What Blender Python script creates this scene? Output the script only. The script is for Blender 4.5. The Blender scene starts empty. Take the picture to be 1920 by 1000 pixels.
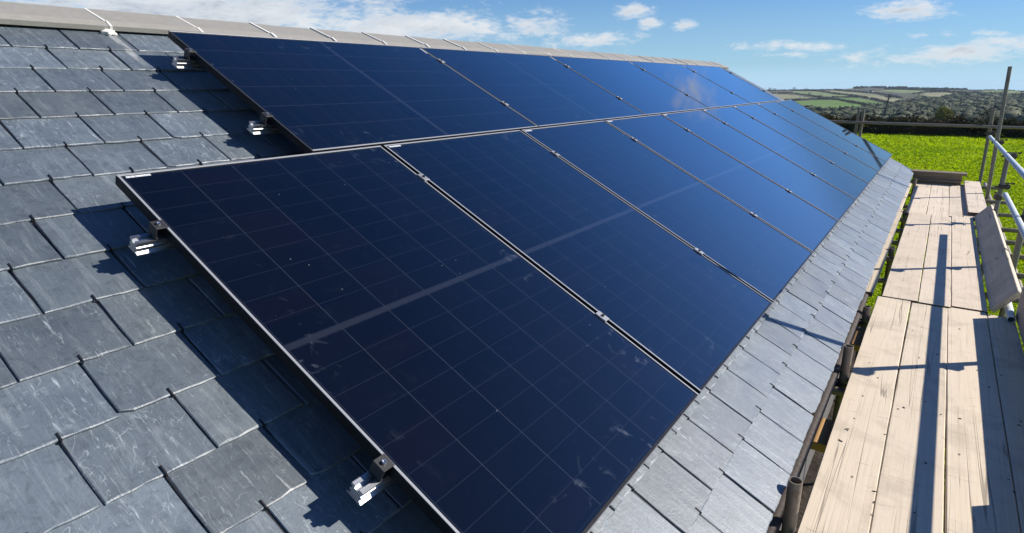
import bpy, bmesh, math, random
import numpy as np
from mathutils import Vector, Matrix

random.seed(7)
rng = np.random.default_rng(11)
S = bpy.context.scene
COL = S.collection

# ------------------------------------------------------------------ camera and frames
F = 1136.13                                   # focal length in pixels of a 1920 wide picture
_rv = np.array([-3.0222, -3.0978, 2.5982]); _cr = np.array([-.8554, 1.7717, 1.2183])
_t = np.linalg.norm(_rv); _k = _rv / _t
_K = np.array([[0, -_k[2], _k[1]], [_k[2], 0, -_k[0]], [-_k[1], _k[0], 0]])
_M = np.diag([1, 1, -1]) @ (np.eye(3) + math.sin(_t) * _K + (1 - math.cos(_t)) * _K @ _K)
TH = math.radians(27.45); CT, ST = math.cos(TH), math.sin(TH)
W2R = np.array([[0, 1, 0], [CT, 0, -ST], [ST, 0, CT]])       # world -> roof (u along ridge, v down slope, n normal)
CW = np.array([CT * _cr[1] + ST * _cr[2], _cr[0], -ST * _cr[1] + CT * _cr[2]])
MW = _M @ W2R

def ray(x, y):
    d = MW.T @ np.array([(x - 960) / F, (y - 500) / F, 1.0]); return d / np.linalg.norm(d)
def onz(x, y, z):
    d = ray(x, y); return CW + d * (z - CW[2]) / d[2]
def onx(x, y, X):
    d = ray(x, y); return CW + d * (X - CW[0]) / d[0]
def ony(x, y, Y):
    d = ray(x, y); return CW + d * (Y - CW[1]) / d[1]
def RP(u, v, n):
    return Vector((CT * v + ST * n, u, -ST * v + CT * n))
def proj(P):
    q = (np.asarray(P, float) - CW) @ MW.T
    return 960 + F * q[..., 0] / q[..., 2], 500 + F * q[..., 1] / q[..., 2], q[..., 2]

# roof frame: local x = down slope (v), local y = along ridge (u), local z = normal (n)
ROOF = Matrix(((CT, 0, ST, 0), (0, 1, 0, 0), (-ST, 0, CT, 0), (0, 0, 0, 1)))
def roof_at(u, v, n, turn=0.0):
    return Matrix.Translation(RP(u, v, n)) @ ROOF @ Matrix.Rotation(turn, 4, 'Z')

cam = bpy.data.cameras.new('camera')
co = bpy.data.objects.new('camera', cam); COL.objects.link(co)
mw = Matrix.Identity(4)
for i in range(3):
    mw[i][0] = MW[0][i]; mw[i][1] = -MW[1][i]; mw[i][2] = -MW[2][i]; mw[i][3] = CW[i]
co.matrix_world = mw
cam.sensor_width = 36; cam.lens = F / 1920 * 36; cam.clip_start = 0.02; cam.clip_end = 40000
S.camera = co

# ------------------------------------------------------------------ node helper
class G:
    def __init__(self, nt): self.nt = nt; self.n = nt.nodes; self.l = nt.links
    def add(self, typ, **kw):
        nd = self.n.new(typ)
        for k, v in kw.items(): setattr(nd, k, v)
        return nd
    def put(self, sock, v):
        if hasattr(v, 'is_output') or isinstance(v, bpy.types.NodeSocket): self.l.new(v, sock)
        else: sock.default_value = v
    def m(self, op, a, b=0.0, c=None, clamp=False):
        nd = self.add('ShaderNodeMath', operation=op, use_clamp=clamp)
        self.put(nd.inputs[0], a); self.put(nd.inputs[1], b)
        if c is not None: self.put(nd.inputs[2], c)
        return nd.outputs[0]
    def mix(self, f, a, b, mode='MIX'):
        nd = self.add('ShaderNodeMix', data_type='RGBA', blend_type=mode)
        self.put(nd.inputs[0], f)
        self.put(nd.inputs[6], a if not isinstance(a, tuple) else (*a, 1) if len(a) == 3 else a)
        self.put(nd.inputs[7], b if not isinstance(b, tuple) else (*b, 1) if len(b) == 3 else b)
        return nd.outputs[2]
    def noise(self, vec, scale, detail=4, rough=.55, dist=0.0):
        nd = self.add('ShaderNodeTexNoise')
        if vec is not None: self.l.new(vec, nd.inputs['Vector'])
        nd.inputs['Scale'].default_value = scale; nd.inputs['Detail'].default_value = detail
        nd.inputs['Roughness'].default_value = rough; nd.inputs['Distortion'].default_value = dist
        return nd.outputs[0]
    def map(self, vec, scale=(1, 1, 1), rot=(0, 0, 0), loc=(0, 0, 0)):
        nd = self.add('ShaderNodeMapping'); self.l.new(vec, nd.inputs[0])
        nd.inputs['Location'].default_value = loc
        nd.inputs['Rotation'].default_value = rot; nd.inputs['Scale'].default_value = scale
        return nd.outputs[0]
    def sm(self, x, a, b):                              # smoothstep 0..1
        nd = self.add('ShaderNodeMapRange', interpolation_type='SMOOTHSTEP')
        self.put(nd.inputs['Value'], x); nd.inputs['From Min'].default_value = a; nd.inputs['From Max'].default_value = b
        return nd.outputs[0]
    def lin(self, x, a, b, c, d):
        nd = self.add('ShaderNodeMapRange'); self.put(nd.inputs['Value'], x)
        for s, v in zip(('From Min', 'From Max', 'To Min', 'To Max'), (a, b, c, d)): nd.inputs[s].default_value = v
        return nd.outputs[0]
    def sep(self, vec):
        nd = self.add('ShaderNodeSeparateXYZ'); self.l.new(vec, nd.inputs[0]); return nd.outputs

def mat(name, color=(.5, .5, .5), rough=.5, metal=0.0, spec=.5):
    m = bpy.data.materials.new(name); m.use_nodes = True
    b = m.node_tree.nodes['Principled BSDF']
    b.inputs['Base Color'].default_value = (*color, 1); b.inputs['Roughness'].default_value = rough
    b.inputs['Metallic'].default_value = metal; b.inputs['Specular IOR Level'].default_value = spec
    return m, G(m.node_tree), b
def coord(g, which='Object'):
    return g.add('ShaderNodeTexCoord').outputs[which]
def bump(g, b, h, strength=.3, dist=.01):
    nd = g.add('ShaderNodeBump'); nd.inputs['Strength'].default_value = strength; nd.inputs['Distance'].default_value = dist
    g.l.new(h, nd.inputs['Height']); g.l.new(nd.outputs[0], b.inputs['Normal'])

M = {}
HAZE = .00011
# slate -----------------------------------------------------------------
def slate_material():
    m, g, b = mat('slate', rough=.5, spec=1.0)
    p = coord(g); isl = g.add('ShaderNodeNewGeometry').outputs['Random Per Island']
    off = g.add('ShaderNodeVectorMath', operation='ADD'); g.l.new(p, off.inputs[0])
    comb = g.add('ShaderNodeCombineXYZ'); g.put(comb.inputs[0], g.m('MULTIPLY', isl, 37.0)); g.put(comb.inputs[1], g.m('MULTIPLY', isl, 91.0))
    g.l.new(comb.outputs[0], off.inputs[1]); q = off.outputs[0]
    big = g.noise(q, 5, 5, .6, .6)
    streak = g.noise(g.map(q, (5, 45, 20), (0, 0, .25)), 1.0, 6, .65, .5)
    fine = g.noise(q, 140, 5, .7); mid = g.noise(q, 26, 5, .68, 1.0)
    c = g.mix(big, (.058, .075, .093), (.128, .156, .178))
    c = g.mix(g.m('MULTIPLY', g.sm(mid, .46, .66), .55), c, (.050, .063, .078))
    c = g.mix(g.m('MULTIPLY', g.sm(streak, .50, .74), .42), c, (.255, .285, .295))
    c = g.mix(g.m('MULTIPLY', g.sm(fine, .5, .8), .35), c, (.05, .055, .065))
    # pale scuffs and scratches
    def thin(sc, w, dist, rot, stretch):
        x = g.noise(g.map(q, stretch, (0, 0, rot)), sc, 3, .5, dist)
        return g.m('SUBTRACT', 1.0, g.sm(g.m('ABSOLUTE', g.m('SUBTRACT', x, .5)), 0.0, w))
    patch = g.sm(g.noise(q, 9, 3, .6, .8), .46, .60)
    scr = g.m('MULTIPLY', thin(7, .010, .55, .3, (1.0, 2.6, 1)), patch)
    patch2 = g.sm(g.noise(g.map(q, loc=(3, 9, 1)), 13, 3, .6), .48, .62)
    scr2 = g.m('MULTIPLY', thin(17, .012, .25, -.55, (.40, 2.8, 1)), patch2)
    blot = g.sm(g.noise(q, 34, 6, .72, 1.5), .59, .72)
    def scuff(sc, rot, stretch, lo, hi):
        return g.sm(g.noise(g.map(q, stretch, (0, 0, rot), (sc, 0, 0)), sc, 5, .7, .15), lo, hi)
    sf = g.m('MULTIPLY', g.m('MAXIMUM', scuff(26, .35, (.35, 2.6, 1), .60, .70), scuff(34, -.7, (.3, 2.4, 1), .62, .72)), g.sm(g.noise(q, 6.5, 3, .6), .42, .56))
    sp = g.m('MAXIMUM', g.m('MULTIPLY', scr, .42), g.m('MAXIMUM', g.m('MULTIPLY', scr2, .5), g.m('MAXIMUM', g.m('MULTIPLY', blot, .5), g.m('MULTIPLY', sf, .85))))
    isl2 = g.m('FRACT', g.m('MULTIPLY', isl, 17.31))
    c = g.mix(g.m('MULTIPLY', sp, g.lin(isl2, 0, 1, .15, .85)), c, (.46, .51, .53))
    # cement run below a ridge joint, lying in the slates
    s = g.sep(p)
    run = g.m('MULTIPLY', g.m('SUBTRACT', 1.0, g.sm(g.m('ABSOLUTE', g.m('SUBTRACT', s[1], .652)), .012, .022)),
              g.m('SUBTRACT', 1.0, g.sm(g.m('ADD', s[0], g.m('MULTIPLY', big, .2)), -1.12, -.98)))
    run = g.m('MULTIPLY', run, g.sm(g.noise(p, 30, 4), .3, .55))
    c = g.mix(g.m('MULTIPLY', run, .7), c, (.42, .42, .41))
    hs = g.add('ShaderNodeHueSaturation'); g.l.new(c, hs.inputs['Color'])
    g.put(hs.inputs['Value'], g.lin(isl, 0, 1, .76, 1.24)); hs.inputs['Saturation'].default_value = 1.0
    isl3 = g.m('FRACT', g.m('MULTIPLY', isl, 7.77))
    g.l.new(g.mix(g.m('MULTIPLY', g.sm(isl3, .55, .95), .30), hs.outputs[0], g.mix(1.0, hs.outputs[0], (1.10, 1.0, .86), 'MULTIPLY')), b.inputs['Base Color'])
    g.l.new(g.lin(big, 0.2, .8, .42, .56), b.inputs['Roughness'])
    h = g.m('ADD', g.m('MULTIPLY', streak, .6), g.m('ADD', g.m('MULTIPLY', fine, .25), g.m('MULTIPLY', big, .8)))
    bump(g, b, h, .45, .006)
    return m
M['slate'] = slate_material()

def cement(name, c1, c2, rough=.85, sc=18):
    m, g, b = mat(name, rough=rough); p = coord(g)
    n1 = g.noise(p, sc, 6, .65); n2 = g.noise(p, sc * 9, 3, .6)
    c = g.mix(n1, c1, c2); c = g.mix(g.m('MULTIPLY', g.sm(n2, .56, .75), .35), c, tuple(x * .5 for x in c1))
    g.l.new(c, b.inputs['Base Color']); bump(g, b, g.m('ADD', n1, g.m('MULTIPLY', n2, .4)), .35, .006)
    return m
M['ridge'] = cement('ridge_concrete', (.205, .192, .168), (.295, .280, .248))
M['mortar'] = cement('mortar', (.52, .50, .45), (.72, .70, .65), sc=40)
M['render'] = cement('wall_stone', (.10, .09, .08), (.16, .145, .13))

# photovoltaic glass -----------------------------------------------------
PW, PL = 1.134, 1.762
def pv_material():
    m, g, b = mat('pv_glass', (.004, .006, .014), .07, spec=1.0)
    p = coord(g); s = g.sep(p)
    cw, ch = 0.1838, 0.0945
    x = g.m('SUBTRACT', s[1], PW / 2); y = g.m('SUBTRACT', s[0], PL / 2)
    ya = g.m('SUBTRACT', g.m('ABSOLUTE', y), .012)
    fx = g.m('FRACT', g.m('ADD', g.m('DIVIDE', x, cw), 20.0)); fy = g.m('FRACT', g.m('DIVIDE', ya, ch))
    dx = g.m('MULTIPLY', g.m('SUBTRACT', .5, g.m('ABSOLUTE', g.m('SUBTRACT', fx, .5))), cw)
    dy = g.m('MULTIPLY', g.m('SUBTRACT', .5, g.m('ABSOLUTE', g.m('SUBTRACT', fy, .5))), ch)
    lx = g.m('LESS_THAN', dx, .0011); ly = g.m('LESS_THAN', dy, .00085)
    inside = g.m('MULTIPLY', g.m('LESS_THAN', g.m('ABSOLUTE', x), cw * 3), g.m('LESS_THAN', ya, ch * 9))
    band = g.m('LESS_THAN', ya, -.002)
    cell = g.add('ShaderNodeTexWhiteNoise', noise_dimensions='3D')
    cb = g.add('ShaderNodeCombineXYZ')
    rnd = g.add('ShaderNodeObjectInfo').outputs['Random']
    g.put(cb.inputs[0], g.m('FLOOR', g.m('DIVIDE', x, cw))); g.put(cb.inputs[1], g.m('FLOOR', g.m('DIVIDE', y, ch))); g.put(cb.inputs[2], g.m('MULTIPLY', rnd, 50.0))
    g.l.new(cb.outputs[0], cell.inputs[0])
    c = g.mix(cell.outputs[0], (.0008, .0014, .0042), (.0017, .0019, .0050))
    c = g.mix(g.m('MULTIPLY', g.m('GREATER_THAN', cell.outputs[0], .88), .5), c, (.0028, .0018, .0045))
    c = g.mix(g.m('MULTIPLY', ly, .6), c, (.019, .024, .038))
    c = g.mix(g.m('MULTIPLY', lx, .7), c, (.040, .046, .060))
    c = g.mix(g.m('SUBTRACT', 1.0, inside), c, (.0025, .003, .006))
    c = g.mix(band, c, (.015, .017, .025))
    # dust, dabs and finger marks left by the fitters, thicker towards the frame
    off = g.add('ShaderNodeVectorMath', operation='ADD'); g.l.new(p, off.inputs[0])
    cc = g.add('ShaderNodeCombineXYZ'); g.put(cc.inputs[0], g.m('MULTIPLY', rnd, 60.0)); g.put(cc.inputs[1], g.m('MULTIPLY', rnd, 23.0)); g.l.new(cc.outputs[0], off.inputs[1])
    q = off.outputs[0]
    ex = g.m('SUBTRACT', PW / 2, g.m('ABSOLUTE', x)); ey = g.m('SUBTRACT', PL / 2, g.m('ABSOLUTE', y))
    edge = g.m('SUBTRACT', 1.0, g.sm(g.m('MINIMUM', ex, ey), .02, .20))
    sm = g.m('MULTIPLY', g.sm(g.noise(q, 15, 4, .6, .9), .57, .72), g.noise(q, 90, 3, .7))
    sm = g.m('MULTIPLY', sm, g.m('ADD', .03, g.m('MULTIPLY', edge, g.sm(g.noise(q, 3.1, 2), .5, .66))))
    spk = g.add('ShaderNodeTexVoronoi'); g.l.new(q, spk.inputs['Vector']); spk.inputs['Scale'].default_value = 16
    dots = g.m('LESS_THAN', spk.outputs['Distance'], .035)
    dots = g.m('MULTIPLY', dots, g.m('GREATER_THAN', g.sep(spk.outputs['Color'])[0], .7))
    dust = g.m('ADD', g.m('MULTIPLY', sm, .48), g.m('MULTIPLY', g.noise(q, 2.4, 4, .6), .006), clamp=True)
    c = g.mix(dust, c, (.22, .25, .30)); c = g.mix(g.m('MULTIPLY', dots, .45), c, (.30, .32, .35))
    g.l.new(c, b.inputs['Base Color'])
    g.l.new(g.m('ADD', .045, g.m('MULTIPLY', sm, .5)), b.inputs['Roughness'])
    return m
M['pv'] = pv_material()
m, g, b = mat('frame_black', (.009, .009, .011), .40, .0, .14); M['frame'] = m
n = g.noise(coord(g), 60, 3); g.l.new(g.lin(n, .3, .7, .32, .46), b.inputs['Roughness'])
m, g, b = mat('frame_glare_lip', (.26, .263, .275), .42, .0, .8); M['glare_lip'] = m  # glare on the black frame's top edges, painted as a paler grey
m, g, b = mat('clamp_black', (.035, .033, .033), .5, .2); M['clampb'] = m
m, g, b = mat('clamp_grey', (.30, .30, .31), .5, .5); M['clampg'] = m
m, g, b = mat('aluminium', (.50, .51, .53), .27, 1.0); M['alu'] = m
n = g.noise(g.map(coord(g), (60, 1.5, 60)), 3, 4); g.l.new(g.lin(n, .3, .7, .34, .46), b.inputs['Roughness'])
m, g, b = mat('bolt_steel', (.72, .72, .72), .25, 1.0); M['bolt'] = m
m, g, b = mat('hook_wire', (.018, .018, .020), .45, .3); M['hook'] = m
m, g, b = mat('sticker', (.55, .56, .58), .5); M['sticker'] = m
n = g.noise(g.map(coord(g), (40, 900, 1)), 1, 1); g.l.new(g.mix(g.m('GREATER_THAN', n, .56), (.6, .61, .62), (.2, .21, .23)), b.inputs['Base Color'])

# timber ------------------------------------------------------------------
def wood(name, c1, c2, dark, weather=.5, along='Y'):
    m, g, b = mat(name, rough=.78, spec=.25); p = coord(g)
    r = g.add('ShaderNodeObjectInfo').outputs['Random']
    off = g.add('ShaderNodeVectorMath', operation='ADD'); g.l.new(p, off.inputs[0])
    cb = g.add('ShaderNodeCombineXYZ'); g.put(cb.inputs[0], g.m('MULTIPLY', r, 31.0)); g.put(cb.inputs[1], g.m('MULTIPLY', r, 77.0)); g.l.new(cb.outputs[0], off.inputs[1])
    q = off.outputs[0]
    s = (1, .024, 1) if along == 'Y' else (.024, 1, 1)
    warp = g.noise(g.map(q, tuple(x * 1 for x in s)), 9, 3, .5, .4)
    grain = g.noise(g.map(q, s), 95, 5, .6, 1.4)
    ring = g.noise(g.map(q, tuple(x * (1 if x == 1 else .7) for x in s)), 26, 3, .5, 2.2)
    c = g.mix(ring, c1, c2)
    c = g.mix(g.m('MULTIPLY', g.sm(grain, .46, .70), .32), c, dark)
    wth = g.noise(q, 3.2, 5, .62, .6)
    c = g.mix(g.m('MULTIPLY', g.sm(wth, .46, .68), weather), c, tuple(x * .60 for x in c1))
    # long drying cracks
    ck = g.noise(g.map(q, tuple(x * (1 if x == 1 else .55) for x in s)), 15, 2, .4, 1.6)
    ckl = g.m('SUBTRACT', 1.0, g.sm(g.m('ABSOLUTE', g.m('SUBTRACT', ck, .5)), 0, .015))
    ckl = g.m('MULTIPLY', ckl, g.sm(g.noise(g.map(q, (2.2, .5, 1) if along == 'Y' else (.5, 2.2, 1)), 1.6, 2), .44, .54))
    c = g.mix(g.m('MULTIPLY', ckl, .62), c, tuple(x * .22 for x in c1))
    # scuffs across the grain and dark flecks of grit
    sc = g.noise(g.map(q, (1, 5, 1) if along == 'Y' else (5, 1, 1)), 6.5, 5, .7, .7)
    c = g.mix(g.m('MULTIPLY', g.sm(sc, .60, .70), .42), c, tuple(x * .32 for x in c1))
    v = g.add('ShaderNodeTexVoronoi'); g.l.new(g.map(q, (1, .55, 1)), v.inputs['Vector']); v.inputs['Scale'].default_value = 22
    fl = g.m('MULTIPLY', g.m('LESS_THAN', v.outputs['Distance'], .12), g.m('GREATER_THAN', g.sep(v.outputs['Color'])[0], .86))
    c = g.mix(g.m('MULTIPLY', fl, .8), c, (.05, .045, .04))
    hs = g.add('ShaderNodeHueSaturation'); g.l.new(c, hs.inputs['Color']); g.put(hs.inputs['Value'], g.lin(r, 0, 1, .90, 1.06))
    g.l.new(hs.outputs[0], b.inputs['Base Color'])
    bump(g, b, g.m('SUBTRACT', g.m('ADD', g.m('MULTIPLY', grain, .4), g.m('MULTIPLY', ring, .25)), ckl), .35, .004)
    return m
M['board'] = wood('board_timber', (.625, .520, .385), (.71, .61, .475), (.42, .33, .225), .42)
M['board_pale'] = wood('board_pale', (.68, .565, .435), (.74, .63, .50), (.46, .37, .27), .34)
M['board_grey'] = wood('board_grey', (.36, .31, .255), (.43, .37, .31), (.22, .18, .14), .4)
M['board_cross_shade'] = wood('board_cross_shade', (.20, .15, .10), (.27, .21, .145), (.12, .09, .06), .4, along='X')  # timber darkened to paint in the shade on the far stack
M['packer'] = wood('packer_timber', (.48, .27, .10), (.56, .33, .14), (.3, .16, .06), .2)

def tube_mat(name, c1, c2, rust, amount, rough, metal):
    m, g, b = mat(name, rough=rough, metal=metal); p = coord(g)
    r = g.add('ShaderNodeObjectInfo').outputs['Random']
    off = g.add('ShaderNodeVectorMath', operation='ADD'); g.l.new(p, off.inputs[0]); g.l.new(r, off.inputs[1]); q = off.outputs[0]
    n1 = g.noise(q, 9, 6, .65, .5); n2 = g.noise(q, 45, 5, .7)
    c = g.mix(n1, c1, c2); c = g.mix(g.m('MULTIPLY', g.sm(g.m('ADD', g.m('MULTIPLY', n1, .5), g.m('MULTIPLY', n2, .5)), .48, .62), amount), c, rust)
    g.l.new(c, b.inputs['Base Color']); g.l.new(g.lin(n2, .3, .7, rough - .1, rough + .12), b.inputs['Roughness'])
    bump(g, b, n2, .2, .002)
    return m
M['tube'] = tube_mat('weathered_tube', (.20, .165, .125), (.30, .26, .205), (.16, .095, .055), .65, .55, .3)
M['silver'] = tube_mat('galvanised_tube', (.48, .52, .52), (.60, .64, .64), (.38, .40, .40), .4, .55, .1)
M['tube_dark'] = tube_mat('rusty_tube', (.040, .030, .024), (.070, .053, .042), (.05, .028, .018), .7, .8, .0)
M['coupler'] = tube_mat('coupler_steel', (.075, .058, .048), (.13, .10, .08), (.10, .05, .03), .5, .55, .4)

# vegetation ---------------------------------------------------------------
def leaf(name, c1, c2, sub=.0, rough=.6, patch=None):
    m, g, b = mat(name, rough=rough, spec=.06)
    isl = g.add('ShaderNodeNewGeometry').outputs['Random Per Island']
    c = g.mix(isl, c1, c2)
    if patch:
        n = g.noise(coord(g), patch[0], 5, .6); c = g.mix(g.sm(n, .45, .62), c, patch[1])
    g.l.new(c, b.inputs['Base Color'])
    if sub:
        t = g.add('ShaderNodeBsdfTranslucent'); g.l.new(c, t.inputs[0])
        mx = g.add('ShaderNodeMixShader'); mx.inputs[0].default_value = sub
        g.l.new(b.outputs[0], mx.inputs[1]); g.l.new(t.outputs[0], mx.inputs[2])
        g.l.new(mx.outputs[0], m.node_tree.nodes['Material Output'].inputs[0])
    return m
M['grass'] = leaf('grass_blades', (.31, .42, .003), (.46, .58, .006), .5, patch=(.22, (.31, .44, .004)))
M['hedge'] = leaf('hedge_leaves', (.018, .024, .010), (.060, .052, .024), .2, patch=(.25, (.060, .040, .020)))
M['far_hedge'] = leaf('far_hedge_leaves', (.050, .062, .036), (.080, .092, .055), 0)
M['wood'] = leaf('woodland_crowns', (.070, .085, .048), (.125, .130, .080), .0, .8, patch=(.16, (.040, .052, .036)))
M['crown_green'] = leaf('crown_green', (.065, .085, .012), (.17, .165, .03), .35)
M['crown_dark'] = leaf('crown_dark', (.030, .034, .018), (.060, .055, .028), .2)
m, g, b = mat('bark', (.07, .055, .04), .9); M['bark'] = m

def ground_mat(name, c1, c2, sc, c3=None, sc3=None):
    m, g, b = mat(name, rough=.95, spec=.1); p = coord(g)
    n1 = g.noise(p, sc, 6, .65); c = g.mix(g.sm(n1, .35, .65), c1, c2)
    if c3: c = g.mix(g.sm(g.noise(p, sc3, 5, .6), .45, .62), c, c3)
    g.l.new(c, b.inputs['Base Color']); bump(g, b, n1, .6, .1)
    return m
M['field'] = ground_mat('field_ground', (.24, .33, .004), (.36, .45, .006), 5, (.28, .39, .005), .12)
M['scrub'] = ground_mat('scrub_ground', (.055, .062, .034), (.10, .098, .055), .05, (.08, .07, .045), .012)
M['fgreen'] = ground_mat('far_grass', (.095, .175, .028), (.115, .195, .036), .02, (.14, .19, .065), .008)
M['flight'] = ground_mat('far_pale_grass', (.165, .205, .075), (.19, .22, .09), .02, (.15, .20, .07), .01)
M['ftan'] = ground_mat('far_stubble', (.225, .215, .115), (.26, .245, .135), .02, (.19, .20, .10), .012)
m, g, b = mat('sea_water', (.26, .40, .50), .12); M['sea'] = m
M['gap_shade'] = ground_mat('gap_shade', (.035, .028, .022), (.06, .048, .038), 6)  # dark colour standing in for shade on the ground by the house
m, g, b = mat('house_white', (.75, .73, .68), .8); M['white'] = m
m, g, b = mat('house_roof', (.10, .10, .11), .8); M['dark'] = m
m, g, b = mat('membrane', (.03, .03, .035), .9); M['membrane'] = m
m, g, b = mat('fascia', (.06, .05, .042), .6); M['fascia'] = m
m, g, b = mat('pole_wood', (.045, .038, .032), .9); M['pole'] = m
m, g, b = mat('chips', (.04, .036, .034), .8); M['chips'] = m

# ------------------------------------------------------------------ mesh builder
class MB:
    def __init__(self): self.v = []; self.f = []; self.mi = []
    def add(self, vs, fs, mi=0):
        o = len(self.v); self.v += [tuple(x) for x in vs]
        self.f += [tuple(i + o for i in f) for f in fs]; self.mi += [mi] * len(fs); return self
    def box(self, lo, hi, mx=None, ch=0.0, mi=0):
        bm = bmesh.new(); bmesh.ops.create_cube(bm, size=1)
        c = [(a + b) / 2 for a, b in zip(lo, hi)]; d = [b - a for a, b in zip(lo, hi)]
        for v in bm.verts: v.co = Vector((c[0] + v.co.x * d[0], c[1] + v.co.y * d[1], c[2] + v.co.z * d[2]))
        if ch: bmesh.ops.bevel(bm, geom=bm.edges[:], offset=ch, segments=1, affect='EDGES')
        bm.verts.ensure_lookup_table()
        vs = [(mx @ v.co if mx else v.co.copy()) for v in bm.verts]
        self.add(vs, [[v.index for v in f.verts] for f in bm.faces], mi); bm.free(); return self
    def tube(self, a, b, r, seg=14, r2=None, hollow=0.0, sag=None):
        a, b = Vector(a), Vector(b); d = (b - a).normalized(); r2 = r if r2 is None else r2
        x = d.orthogonal().normalized(); y = d.cross(x)
        ring = lambda c, rr: [c + (x * math.cos(2 * math.pi * i / seg) + y * math.sin(2 * math.pi * i / seg)) * rr for i in range(seg)]
        vs = ring(a, r) + ring(b, r2)
        fs = [(i, (i + 1) % seg, seg + (i + 1) % seg, seg + i) for i in range(seg)]
        if hollow:
            k = 2 * seg; dep = d * min(.15, (b - a).length * .4)
            vs += ring(a, r - hollow) + ring(b, r2 - hollow) + ring(a + dep, r - hollow) + ring(b - dep, r2 - hollow)
            for i in range(seg):
                j = (i + 1) % seg
                fs += [(j, i, k + i, k + j), (seg + i, seg + j, k + seg + j, k + seg + i),
                       (k + j, k + i, k + 2 * seg + i, k + 2 * seg + j), (k + seg + i, k + seg + j, k + 3 * seg + j, k + 3 * seg + i)]
            fs += [tuple(k + 2 * seg + i for i in range(seg))[::-1], tuple(k + 3 * seg + i for i in range(seg))]
        else:
            fs += [tuple(range(seg))[::-1], tuple(range(seg, 2 * seg))]
        return self.add(vs, fs)
    def poly(self, pts2, z0, z1, mx=None):
        """prism: outline (x, z) extruded along y from z0 to z1"""
        k = len(pts2)
        vs = [Vector((x, z0, z)) for x, z in pts2] + [Vector((x, z1, z)) for x, z in pts2]
        if mx: vs = [mx @ v for v in vs]
        fs = [(i, (i + 1) % k, k + (i + 1) % k, k + i) for i in range(k)] + [tuple(range(k))[::-1], tuple(range(k, 2 * k))]
        return self.add(vs, fs)
    def build(self, name, m, parent=None, frame=None, smooth=False, local=False, fix=False):
        """vertices are world points, unless local=True (points in the parent's own frame)"""
        me = bpy.data.meshes.new(name); inv = frame.inverted() if frame is not None else None
        vs = self.v if (inv is None or local) else [inv @ Vector(v) for v in self.v]
        me.from_pydata([tuple(v) for v in vs], [], self.f)
        for mm in (m if isinstance(m, list) else [m]): me.materials.append(mm)
        if any(self.mi): me.polygons.foreach_set('material_index', self.mi)
        if smooth: me.polygons.foreach_set('use_smooth', [True] * len(me.polygons))
        if fix:
            bm = bmesh.new(); bm.from_mesh(me); bmesh.ops.recalc_face_normals(bm, faces=bm.faces); bm.to_mesh(me); bm.free()
        me.update()
        o = bpy.data.objects.new(name, me); COL.objects.link(o)
        if parent is not None:
            o.parent = parent
            if not local: o.matrix_parent_inverse = parent.matrix_basis.inverted() if parent.parent is None else (parent.parent.matrix_basis @ parent.matrix_parent_inverse @ parent.matrix_basis).inverted()
        if frame is not None: o.matrix_basis = frame
        return o

def smooth_by_angle(o, deg=35):
    me = o.data; bm = bmesh.new(); bm.from_mesh(me)
    bmesh.ops.recalc_face_normals(bm, faces=bm.faces)
    for f in bm.faces: f.smooth = True
    for e in bm.edges:
        e.smooth = not (len(e.link_faces) == 2 and e.calc_face_angle(0) > math.radians(deg))
    bm.to_mesh(me); bm.free(); return o

def np_mesh(name, verts, faces, m, parent=None, smooth=False):
    """verts (n,3), faces (k,3|4) arrays"""
    me = bpy.data.meshes.new(name); n = len(verts); k = faces.shape[1]
    me.vertices.add(n); me.vertices.foreach_set('co', np.asarray(verts, np.float32).ravel())
    me.loops.add(faces.size); me.loops.foreach_set('vertex_index', faces.astype(np.int32).ravel())
    me.polygons.add(len(faces)); me.polygons.foreach_set('loop_start', np.arange(0, faces.size, k, dtype=np.int32))
    for mm in (m if isinstance(m, list) else [m]): me.materials.append(mm)
    me.polygons.foreach_set('use_smooth', np.full(len(faces), smooth))
    me.update(calc_edges=True); me.validate()
    o = bpy.data.objects.new(name, me); COL.objects.link(o)
    if parent is not None: o.parent = parent; o.matrix_parent_inverse = parent.matrix_basis.inverted()
    return o

def tag(o, label=None, cat=None, group=None, kind=None):
    if label: o['label'] = label
    if cat: o['category'] = cat
    if group: o['group'] = group
    if kind: o['kind'] = kind
    return o
def thing(name, loc=None, label=None, cat=None, group=None, mx=None):
    o = bpy.data.objects.new(name, None); COL.objects.link(o); o.empty_display_size = .1
    o.matrix_basis = mx if mx is not None else Matrix.Translation(Vector(loc))
    return tag(o, label, cat, group)
def copy_tree(o, parent=None):
    c = o.copy(); COL.objects.link(c)
    if parent is not None: c.parent = parent
    for ch in o.children: copy_tree(ch, c)
    return c

# ------------------------------------------------------------------ house and roof
N0, GAUGE, PITCH, VE = -.150, .2018, .2565, 2.187          # slate surface, exposed length, width + joint, eave line
U0, U1 = -3.0, 11.22
GZ = -3.95
house = thing('house', (0, 4, GZ), 'slate roofed house under the black solar panels, with a grey concrete ridge', 'house')

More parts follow.
